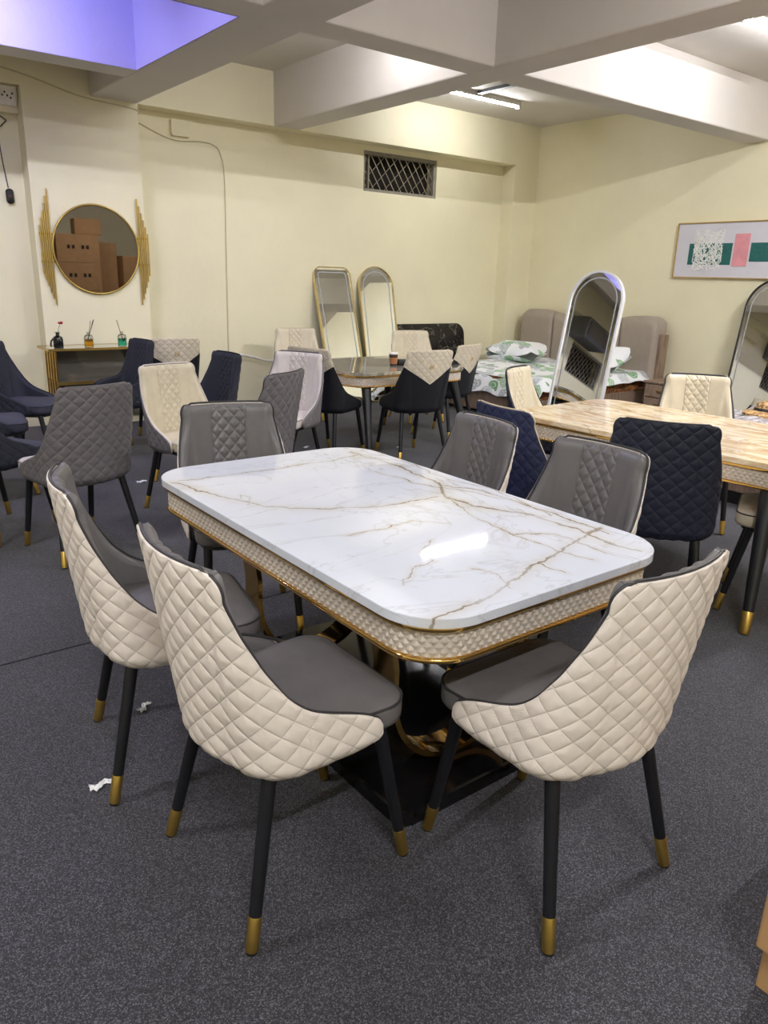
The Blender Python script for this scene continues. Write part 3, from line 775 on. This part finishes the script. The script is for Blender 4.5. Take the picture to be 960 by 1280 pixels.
# ------------------------------------------------------------------ console table with vase and diffusers
con = empty('console_table', (2.39, 7.37, 0))
CW, CD = 1.2, .36
MB().mm(-CW / 2, CW / 2, -CD / 2, CD / 2, .775, .79).build('tabletop', 'smoked_glass', con)
fr = MB()
fr.mm(-CW / 2 - .006, CW / 2 + .006, -CD / 2 - .012, -CD / 2, .772, .792); fr.mm(-CW / 2 - .006, CW / 2 + .006, CD / 2, CD / 2 + .012, .772, .792)
fr.mm(-CW / 2 - .012, -CW / 2, -CD / 2 - .012, CD / 2 + .012, .772, .792); fr.mm(CW / 2, CW / 2 + .012, -CD / 2 - .012, CD / 2 + .012, .772, .792)
fr.build('top_frame', 'gold_paint', con)
for sx in (-1, 1):
    for j in range(5):
        b = MB(); yy = -CD / 2 + .012 + j * (CD - .024) / 4; x = sx * (CW / 2 - .05 - .0)
        b.tube([(x, yy, 0), (x, yy, .765)], .0095, 12).build('leg_tube', 'gold_mirror_metal', con, smooth=True)
MB().mm(-CW / 2 + .07, CW / 2 - .07, -CD / 2, CD / 2, .48, .49).build('shelf', 'smoked_glass', con)
sf = MB(); sf.mm(-CW / 2 + .05, CW / 2 - .05, -CD / 2 - .01, -CD / 2, .467, .495); sf.mm(-CW / 2 + .05, CW / 2 - .05, CD / 2, CD / 2 + .01, .467, .495)
sf.build('shelf_frame', 'gold_paint', con)
MB().mm(-CW / 2 + .11, CW / 2 - .07, CD / 2 - .03, CD / 2 - .02, .10, .755).build('back_panel', 'smoked_glass', con)
tag(con, 'gold console table with clustered tube legs and smoked glass shelves under the round mirror', 'console table')
vs = empty('bud_vase', (1.90, 7.30, .792))
MB().lathe([(.040, 0), (.043, .01), (.043, .075), (.036, .098), (.017, .108), (.015, .13), (.026, .136), (.024, .138)], 24).build('vase_body', 'black_glaze', vs, smooth=True)
h = MB(); h.tube([(-.036, 0, .085), (-.06, 0, .06), (-.066, 0, .03), (-.062, 0, .01)], .008, 8); h.build('tag_ribbon', 'dark_plastic', vs, smooth=True)
st = MB().tube([(0, 0, .12), (.012, 0, .17), (.03, 0, .205)], .0018, 6).build('stem', 'stem_green', vs)
fm = MB()
for k in range(7):
    a = k * 2.4; fm.lathe([(.002, -.006), (.011, 0), (.012, .006), (.003, .012)], 8, (.032 + .012 * math.cos(a), .012 * math.sin(a), .212 + .004 * (k % 3)))
fm.build('flower', 'leaf_red', vs, smooth=True)
tag(vs, 'small black bud vase holding one red flower on the gold console', 'vase')
def diffuser(x, mat, reeds, label):
    d = empty('reed_diffuser', (x, 7.30, .792))
    MB().lathe([(.036, 0), (.040, .006), (.040, .085), (.032, .104), (.014, .112), (.013, .124), (.019, .128), (.018, .131)], 24).build('bottle', 'clear_glass', d, smooth=True)
    MB().lathe([(.0335, .006), (.036, .010), (.036, .068), (.035, .070)], 24).build('liquid', mat, d, smooth=True)
    for (dx, dy, hh) in reeds:
        MB().tube([(-dx * .2, 0, .05), (dx, dy, hh)], .0025, 6).build('reed', 'reed_dark', d)
    MB().tube([(.012 * math.cos(a), .041 * 0 - .036 + .01 * math.sin(a) * 0 - .004, .075 + .028 * math.sin(a)) for a in np.linspace(-2.6, .4, 8)], .003, 6).build('ribbon', 'dark_plastic', d)
    return tag(d, label, 'reed diffuser', 'reed diffusers on the console')
diffuser(2.17, 'amber_liquid', [(.03, 0, .235), (.065, .01, .245), (.05, -.01, .24)], 'reed diffuser bottle with amber liquid, in the middle of the gold console')
diffuser(2.48, 'teal_liquid', [(-.04, 0, .24), (-.034, .01, .236)], 'reed diffuser bottle with teal-green liquid on the gold console')

# ------------------------------------------------------------------ round wall mirror
rm = empty('wall_mirror', (2.40, YB, 1.655))
def disc(name, r, y0, y1, mat, parent, n=64):
    o = MB().lathe([(r, 0), (r, y0 - y1 if False else .006)], n).build(name, mat, parent); o.rotation_euler = (PI / 2, 0, 0); o.location = (0, y0, 0); return o
disc('mirror_glass', .385, -.022, 0, 'bronze_mirror_glass', rm)
fr = MB().tube([(.395 * math.cos(a), 0, .395 * math.sin(a)) for a in np.linspace(0, 2 * PI, 72, endpoint=False)], .0095, 10, closed=True).build('frame', 'gold_paint', rm, smooth=True)
fr.location = (0, -.026, 0)
bk = MB().lathe([(.30, 0), (.30, .02)], 48).build('backing', 'dark_plastic', rm); bk.rotation_euler = (PI / 2, 0, 0); bk.location = (0, 0, 0)
tilt = math.radians(-3.0)
for side in (-1, 1):
    for k in range(6):
        x = side * (.395 + .012 + .018 * k) if side > 0 else -.405 - .017 * k
        top = .475 - .062 * k; bot = -.50 + .055 * k
        if side < 0: top, bot = .50 - .062 * k, -.50 + .055 * k
        MB().tube([(x - math.sin(tilt) * 0 + .0 * top, -.02, bot), (x, -.02, top)], .0068, 10).build('rod', 'gold_paint', rm, smooth=True)
for z in (-.12, .12):
    MB().mm(-.50, .50, -.014, -.004, z - .008, z + .008).build('rod_bracket', 'gold_paint', rm)
tag(rm, 'round bronze-tinted wall mirror with gold rods fanned on both sides', 'mirror')

# ------------------------------------------------------------------ leaning mirrors
def arch(W, Hh, r=None, n=24):
    """outline of an arched or round-cornered panel in (x, z), ccw, standing on z=0"""
    r = W / 2 if r is None else r
    pts = [(-W / 2 + .03, 0), (W / 2 - .03, 0), (W / 2, .03)]
    for i in range(n + 1):
        a = PI / 2 * i / n; pts.append((W / 2 - r + r * math.cos(a), Hh - r + r * math.sin(a)))
    for i in range(n + 1):
        a = PI / 2 + PI / 2 * i / n; pts.append((-W / 2 + r + r * math.cos(a), Hh - r + r * math.sin(a)))
    pts.append((-W / 2, .03))
    P = np.array(pts); keep = [0]
    for i in range(1, len(P)):
        if np.linalg.norm(P[i] - P[keep[-1]]) > 1e-4: keep.append(i)
    return P[keep]
def leaning(name, W, Hh, r, loc, rz, lean, frame_mat, label, band=.045, fw=.016, stand=False, wide=0):
    root = empty(name, loc, rz)
    o = arch(W, Hh, r)
    def slab(outl, y0, y1, nm, mat, par):
        A_ = np.c_[outl[:, 0], np.full(len(outl), y0), outl[:, 1]]; B_ = np.c_[outl[:, 0], np.full(len(outl), y1), outl[:, 1]]
        m = MB(); n = len(outl); m.add(np.vstack([A_, B_]), [tuple(range(n)), tuple(range(2 * n - 1, n - 1, -1))] + [(i, i + n, (i + 1) % n + n, (i + 1) % n) for i in range(n)])
        ob = m.build(nm, mat, par); ob.rotation_euler = (-lean, 0, 0); return ob
    slab(offset(o, .002), .004, .030, 'backing', 'dark_plastic', root)
    g = slab(offset(o, fw), .000, .004, 'mirror_glass', 'mirror_glass', root)
    # bevel band
    i1, i2 = offset(o, fw + band), offset(o, fw + band + .012)
    m = MB(); y = -.0015
    m.grid(np.array([np.c_[i1[:, 0], np.full(len(o), y), i1[:, 1]], np.c_[i2[:, 0], np.full(len(o), y), i2[:, 1]]]), closed_v=True, flip=True)
    bb = m.build('light_band', 'mirror_bevel', root, smooth=True); bb.rotation_euler = (-lean, 0, 0)
    i0 = offset(o, fw)
    m = MB(); yf = -.014
    m.grid(np.array([np.c_[o[:, 0], np.full(len(o), .03), o[:, 1]], np.c_[o[:, 0], np.full(len(o), yf), o[:, 1]], np.c_[i0[:, 0], np.full(len(o), yf), i0[:, 1]], np.c_[i0[:, 0], np.full(len(o), .0), i0[:, 1]]]), closed_v=True, flip=True)
    f = m.build('frame', frame_mat, root, smooth=True, angle=40); f.rotation_euler = (-lean, 0, 0)
    if stand:
        zt = Hh * .62
        MB().tube([(0, math.sin(lean) * zt + .03, math.cos(lean) * zt), (0, math.sin(lean) * zt + .36, 0)], .014, 10).build('rear_prop', frame_mat, root, smooth=True)
    return tag(root, label, 'mirror')
leaning('floor_mirror', .52, 1.64, .10, (5.20, 7.36, .012), 0, .29, 'pale_gold', 'tall round-cornered gold mirror leaning on the back wall, left of the arched one', fw=.011)
leaning('floor_mirror', .50, 1.64, None, (5.80, 7.43, .012), math.radians(-4), .23, 'pale_gold', 'tall arched gold mirror leaning on the back wall beside the black slab', fw=.011)
leaning('floor_mirror', .56, 1.62, None, (5.62, 4.45, .012), math.radians(-90 + 5), .19, 'silver_metal', 'arched silver floor mirror tilted back in front of the leaf-print bed', band=.04, fw=.018, stand=True)
leaning('floor_mirror', .60, 1.60, None, (8.0, 3.98, .012), math.radians(-90), .16, 'dark_plastic', 'arched black-framed mirror leaning on the right wall below the painting', fw=.012)

# black slab standing against the back wall
bs = MB()
o = np.array(arch(1.5, .925, .14, 10)); o[:, 0] *= np.where(o[:, 1] < .5, .94, 1.0)
A_ = np.c_[o[:, 0], np.full(len(o), 0), o[:, 1]]; B_ = A_ + np.array([0, .03, 0]); n = len(o)
bs.add(np.vstack([A_, B_]), [tuple(range(n)), tuple(range(2 * n - 1, n - 1, -1))] + [(i, i + n, (i + 1) % n + n, (i + 1) % n) for i in range(n)])
b = bs.build('marble_slab', 'black_marble', loc=(6.62, 7.62, .005)); b.rotation_euler = (-.18, 0, 0)
tag(b, 'black veined marble slab with rounded corners standing behind the far chairs', 'slab')

# ------------------------------------------------------------------ bed with headboard
def pillow(name, loc, dims, rot, mat, label, group=None):
    n, m = 28, 40; P = []
    for i in range(n + 1):
        row = []
        for j in range(m):
            a = 2 * PI * j / m; r = math.sin(PI / 2 * i / n) if i <= n else 1
            c, s_ = math.cos(a), math.sin(a)
            k = (abs(c) ** 5 + abs(s_) ** 5) ** (-1 / 5)
            row.append((c * k * r, s_ * k * r, i / n))
        P.append(row)
    P = np.array(P); rr = np.clip(np.maximum(abs(P[:, :, 0]), abs(P[:, :, 1])), 0, 1)
    hgt = (1 - rr ** 2.6) ** .55
    hgt = hgt * (1 + .05 * np.sin(P[:, :, 0] * 5 + 1) * np.cos(P[:, :, 1] * 4)); 
    pinch = 1 - .10 * (abs(P[:, :, 0]) * (1 - abs(P[:, :, 1])) ** 1 + 0)
    T_ = np.stack([P[:, :, 0] * dims[0] / 2 * pinch, P[:, :, 1] * dims[1] / 2, hgt * dims[2] / 2], 2)
    Bt = T_.copy(); Bt[:, :, 2] *= -.75
    mb = MB(); mb.grid(T_, closed_v=True, flip=True); mb.grid(Bt, closed_v=True)
    ob = mb.build(name, mat, smooth=True, angle=80, loc=loc); ob.rotation_euler = rot
    return tag(ob, label, 'pillow', group)
bed = empty('bed', (7.25, 6.35, 0))
BX0, BX1, BY0, BY1 = -1.05, .98, -1.03, 1.03
MB().mm(BX0 + .03, BX1, BY0 + .03, BY1 - .03, .04, .27).build('bed_base', 'taupe_wood', bed, bevel=.01)
MB().layers([ring(rrect(2.0, 2.0, .1, 6) + (-.03, 0), z) for z in (.27, .29, .43, .46)]).build('mattress', 'brown_floral', bed, smooth=True, angle=50)
# sheet draped over the mattress
n1, n2 = 60, 70; X = np.linspace(BX0 - .06, BX1 - .02, n1); Y = np.linspace(BY0 - .06, BY1 + .06, n2)
P = np.zeros((n1, n2, 3))
for i, x in enumerate(X):
    for j, y in enumerate(Y):
        dx = max(0, (BX0 + .05) - x); dy = max(0, (BY0 + .05) - y, y - (BY1 - .05))
        d = max(dx, dy) / .11
        z = .485 + .010 * math.sin(7 * x + 3 * math.sin(4 * y)) + .008 * math.sin(11 * y + 2 * x)
        px, py = x, y
        if d > 0:
            hang = (.20 if dx >= dy else .11) + .018 * math.sin(4 * (x + y) + 1.3) + .008 * math.sin(17 * (x - y))
            z -= hang * d ** 1.4
            px += (0.015 * math.sin(14 * y)) if dx >= dy else 0; py += (0.015 * math.sin(14 * x)) if dy > dx else 0
        P[i, j] = (px, py, z)
mb = MB(); mb.grid(P, flip=True); mb.grid(P - np.array([0, 0, .006]))
mb.build('bed_sheet', 'leaf_print', bed, smooth=True, angle=80)
# headboard: four padded panels with a wavy top and wooden side posts
def hb_top(y):
    a = abs(y)                  # 0 centre .. 1.08 ends
    return 1.06 + .07 * (1 - math.cos(PI * min(1, max(0, (a - .25) / .55)))) / 2 * 1.0 - (.08 * max(0, (a - .93) / .15) ** 2.2)
for k in range(4):
    y0 = -1.08 + k * .54; y1 = y0 + .54
    nz, ny = 20, 18; F = []; Bk = []
    for i in range(nz):
        r1 = []; r2 = []
        for j in range(ny):
            y = y0 + .004 + (y1 - y0 - .008) * j / (ny - 1); top = hb_top(y); z = .12 + (top - .12) * i / (nz - 1)
            e = min((y - y0) / .03, (y1 - y) / .03, (top - z) / .05, 1.0); e = math.sqrt(max(0, 1 - (1 - max(0, e)) ** 2))
            curve = .05 * (abs(y) / 1.08) ** 2
            r1.append((.99 - .02 - .05 * e - curve, y, z)); r2.append((1.09, y, z))
        F.append(r1); Bk.append(r2)
    mb = MB(); closed_pair(mb, np.array(F), np.array(Bk)); mb.build('headboard_panel', 'taupe_leather', bed, smooth=True, angle=60)
for sy in (-1, 1):
    MB().mm(.95, 1.10, sy * 1.10 - .02, sy * 1.10 + .02, .04, .93).build('side_post', 'taupe_wood', bed, bevel=.006)
tag(bed, 'double bed with taupe padded headboard and green leaf-print sheet by the right wall', 'bed')
pillow('pillow', (7.60, 6.98, .59), (.48, .76, .27), (0, -.14, .25), 'leaf_print', 'plump leaf-print pillow on the bed, left of the silver mirror', 'leaf-print pillows')
pillow('pillow', (7.78, 5.74, .60), (.50, .64, .27), (0, -.5, -.1), 'leaf_print', 'leaf-print pillow propped on the headboard, right of the silver mirror', 'leaf-print pillows')
ns = empty('nightstand', (8.08, 4.93, 0))
MB().mm(-.22, .26, -.22, .22, .05, .40).build('body', 'taupe_wood', ns, bevel=.004)
MB().mm(-.24, .27, -.235, .235, .40, .425).build('top', 'taupe_wood', ns, bevel=.004)
for z in (.09, .245):
    d = MB().mm(-.232, -.22, -.205, .205, z, z + .14).build('drawer', 'taupe_wood', ns, bevel=.003)
    MB().mm(-.245, -.232, -.05, .05, z + .065, z + .08).build('handle', 'gold_paint', d)
MB().mm(-.20, .24, -.20, .20, 0, .05).build('plinth', 'dark_plastic', ns)
tag(ns, 'taupe wooden nightstand with drawers beside the padded headboard', 'nightstand')
# second bed at the right edge
b2 = empty('bed', (6.15, 2.45, 0))
MB().mm(-1.0, 1.0, -.85, .85, .10, .30).build('bed_base', 'taupe_wood', b2, bevel=.01)
MB().mm(-.95, .95, -.8, .8, 0, .10).build('plinth', 'dark_plastic', b2)
n1, n2 = 50, 44; X = np.linspace(-1.02, 1.02, n1); Y = np.linspace(-.87, .87, n2); P = np.zeros((n1, n2, 3))
for i, x in enumerate(X):
    for j, y in enumerate(Y):
        e = min((1.02 - abs(x)) / .05, (.87 - abs(y)) / .05, 1.0); e = max(0, e)
        P[i, j] = (x, y, .31 + .17 * math.sqrt(max(0, 1 - (1 - e) ** 2)) + .010 * e * (math.sin(17 * x + 5 * y) + math.sin(9 * x - 21 * y)))
mb = MB(); mb.grid(P, flip=True); Q = P.copy(); Q[:, :, 2] = .30; mb.grid(Q); mb.build('wrapped_mattress', 'grey_crumple', b2, smooth=True, angle=70)
tag(b2, 'low bed with crumpled grey plastic-wrapped mattress at the right edge', 'bed')
hat = empty('straw_hat', (6.30, 2.95, .495))
prof = [(.19, -.006), (.19, .012), (.16, .022), (.11, .03), (.095, .06), (.085, .09), (.05, .105), (.002, .108)]
MB().lathe(prof, 32).build('hat_body', 'woven_straw', hat, smooth=True)
MB().lathe([(.108, .030), (.1075, .045), (.102, .056)], 32, cap=False).build('hat_band', 'dark_plastic', hat, smooth=True)
tag(hat, 'brown woven straw hat lying on the grey wrapped mattress at right', 'hat')

# ------------------------------------------------------------------ painting on the right wall
pa = empty('wall_painting', (XR, 4.72, 1.885))
PW, PH = 1.20, .58
MB().mm(-.022, -.004, -PW / 2, PW / 2, -PH / 2, PH / 2).build('canvas', 'canvas_white', pa)
fr = MB(); t_ = .012
fr.mm(-.034, 0, -PW / 2 - t_, -PW / 2, -PH / 2 - t_, PH / 2 + t_); fr.mm(-.034, 0, PW / 2, PW / 2 + t_, -PH / 2 - t_, PH / 2 + t_)
fr.mm(-.034, 0, -PW / 2, PW / 2, PH / 2, PH / 2 + t_); fr.mm(-.034, 0, -PW / 2, PW / 2, -PH / 2 - t_, -PH / 2)
fr.build('frame', 'picture_frame', pa)
# y decreases to the right as seen from inside the room
MB().mm(-.024, -.022, -.08, .44, -.155, .075).build('teal_panel', 'canvas_teal', pa)
MB().mm(-.024, -.022, -.52, -.29, -.12, .075).build('teal_panel', 'canvas_teal', pa)
MB().mm(-.026, -.022, -.27, -.10, -.17, .17).build('pink_panel', 'canvas_pink', pa)
ln = MB()
sq = (.03, .38, -.22, .22)
for k in range(150):
    cy, cz = rng.uniform(sq[0], sq[1]), rng.uniform(sq[2], sq[3]); a = rng.uniform(0, PI); L = rng.uniform(.06, .28)
    p = [(cy - L / 2 * math.cos(a), cz - L / 2 * math.sin(a)), (cy + L / 2 * math.cos(a), cz + L / 2 * math.sin(a))]
    p = [(min(max(y, sq[0]), sq[1]), min(max(z, sq[2]), sq[3])) for y, z in p]
    if math.hypot(p[0][0] - p[1][0], p[0][1] - p[1][1]) < .02: continue
    ln.tube([(-.025, *p[0]), (-.025, *p[1])], .0035, 5)
ln.build('line_mesh', 'canvas_line', pa)
tag(pa, 'abstract painting of teal and pink blocks with white scribbled lines on the right wall', 'painting')

# ------------------------------------------------------------------ boxes
def carton(name, loc, d, rz, label, group=None, marks=False, flaps=True):
    r = empty(name, loc, rz)
    MB().mm(-d[0] / 2, d[0] / 2, -d[1] / 2, d[1] / 2, 0, d[2]).build('carton_body', 'cardboard', r, bevel=.006)
    if flaps:
        f = MB(); f.mm(-d[0] / 2 + .002, d[0] / 2 - .002, -d[1] / 2 + .002, -.003, d[2], d[2] + .006); f.mm(-d[0] / 2 + .002, d[0] / 2 - .002, .003, d[1] / 2 - .002, d[2], d[2] + .006)
        f.build('flap', 'cardboard_edge', r)
    if marks:
        m = MB()
        for k in (-2, -1, 1, 2): m.box((k * .09, d[1] / 2 + .001, d[2] * .55), (.055, .002, .07))
        m.build('handling_mark', 'print_ink', r)
    return tag(r, label, 'box', group)
carton('cardboard_box', (1.69, .295, 0), (.43, .39, .125), .0, 'cardboard box at the lower right corner, under another box')
carton('cardboard_box', (1.655, .30, .131), (.43, .39, .165), .0, 'cardboard box at the lower right corner, on top of another box')
# cartons on the near right side of the room, seen in the round mirror
GB = 'cartons stacked on the near right side, seen in the round mirror'
for i in range(4):
    carton('cardboard_box', (4.72, -1.2, i * .53), (.82, .6, .525), 0, ('lowest', 'second', 'third', 'topmost')[i] + ' large carton of the stack reflected in the round mirror', GB, True, False)
for i in range(4):
    carton('cardboard_box', (4.02, -1.22, i * .535), (.44, .6, .53), 0, ('lowest', 'second', 'third', 'topmost')[i] + ' carton of the left-hand stack reflected in the round mirror', GB, False, False)
carton('cardboard_box', (5.02, -1.3, 2.125), (.5, .4, .3), .1, 'small carton lying on top of the reflected stack', GB, False, False)
carton('cardboard_box', (5.45, -1.4, 0), (.34, .12, 2.0), .3, 'flat tall carton standing right of the reflected stack', GB, False, False)
carton('cardboard_box', (5.85, -1.3, 0), (.4, .3, 1.75), -.1, 'upright carton at the right end of the reflected stack', GB, False, False)

# litter on the carpet
def scrap(x, y, s, rz, label):
    P = []
    for i in range(9):
        t_ = i / 8 - .5
        row = []
        for j in range(5):
            u = j / 4 - .5
            row.append((t_ * s, u * s * .35 + .15 * s * math.sin(t_ * 7), .006 + .010 * abs(math.sin(i * 1.7 + j * 1.1)) + .004 * j % .008))
        P.append(row)
    P = np.array(P); mb = MB(); mb.grid(P); mb.grid(P - np.array([0, 0, .0015]), flip=True)
    o = mb.build('paper_scrap', 'paper', smooth=True, angle=50, loc=(x, y, -.0045), rz=rz)
    return tag(o, label, 'paper scrap', 'paper scraps on the carpet')
scrap(.78, 2.35, .055, .6, 'crumpled white paper scrap on the carpet behind the second left chair')
scrap(.52, 2.01, .065, -.1, 'white paper scrap on the carpet at left, nearest the viewer')
scrap(1.86, 5.28, .07, 0, 'white paper scrap on the carpet behind the grey quilted chair')
scrap(3.51, 5.66, .06, .5, 'white paper scrap under the pale off-white chair')
scrap(4.25, 5.25, .05, .2, 'white paper scrap under the glossy grey table')
bb = empty('water_bottle', (2.98, 5.12, 0))
MB().lathe([(.028, 0), (.032, .008), (.032, .13), (.026, .16), (.013, .185), (.013, .195)], 20).build('bottle_body', 'bottle_blue', bb, smooth=True)
MB().lathe([(.015, .193), (.015, .212)], 16).build('cap', 'white_plastic', bb, smooth=True)
tag(bb, 'small blue plastic water bottle on the carpet under the pale chair', 'bottle')

# wall unit seen only in the leaning mirrors: grey box above a lattice vent on the left part of the back wall
wu = empty('wall_unit', (.0, YA, 2.79))
MB().mm(-.45, .45, -.34, 0, -.18, .18).build('case', 'grey_steel', wu, bevel=.01)
MB().mm(-.40, .40, -.352, -.34, -.12, .12).build('front_panel', 'smoked_glass', wu)
tag(wu, 'grey metal wall unit reflected in the arched silver mirror', 'wall unit')

# ------------------------------------------------------------------ world, camera, view
wd = bpy.data.worlds.new('world'); SC.world = wd; wd.use_nodes = True
wd.node_tree.nodes['Background'].inputs[0].default_value = (.9, .92, 1, 1); wd.node_tree.nodes['Background'].inputs[1].default_value = .0
cam = bpy.data.cameras.new('camera'); co = bpy.data.objects.new('camera', cam); COL.objects.link(co); SC.camera = co
FPX = 938.0
cam.sensor_fit = 'AUTO'; cam.sensor_width = 36.0; cam.lens = 36.0 * FPX / 1280.0; cam.clip_start = .05; cam.clip_end = 60
pit, rol, yaw = math.radians(17.38), math.radians(-1.744), math.radians(38.0)
cpp, spp, cr, sr = math.cos(pit), math.sin(pit), math.cos(rol), math.sin(rol)
fwd = Vector((0, cpp, -spp)); dwn = Vector((0, -spp, -cpp)); rgt = Vector((1, 0, 0))
r2 = rgt * cr + dwn * sr; d2 = dwn * cr - rgt * sr
Rz = Matrix.Rotation(-yaw, 3, 'Z')
r2, d2, fwd = Rz @ r2, Rz @ d2, Rz @ fwd
co.matrix_world = Matrix(((r2.x, -d2.x, -fwd.x, 0), (r2.y, -d2.y, -fwd.y, 0), (r2.z, -d2.z, -fwd.z, 1.49), (0, 0, 0, 1)))
SC.view_settings.view_transform = 'Standard'; SC.view_settings.look = 'None'
SC.view_settings.gamma = 1.0; SC.view_settings.exposure = 0.52; SC.view_settings.use_curve_mapping = False
SC.cycles.use_denoising = True; SC.cycles.max_bounces = 10; SC.cycles.diffuse_bounces = 6; SC.cycles.glossy_bounces = 6
SC.cycles.sample_clamp_indirect = 8.0
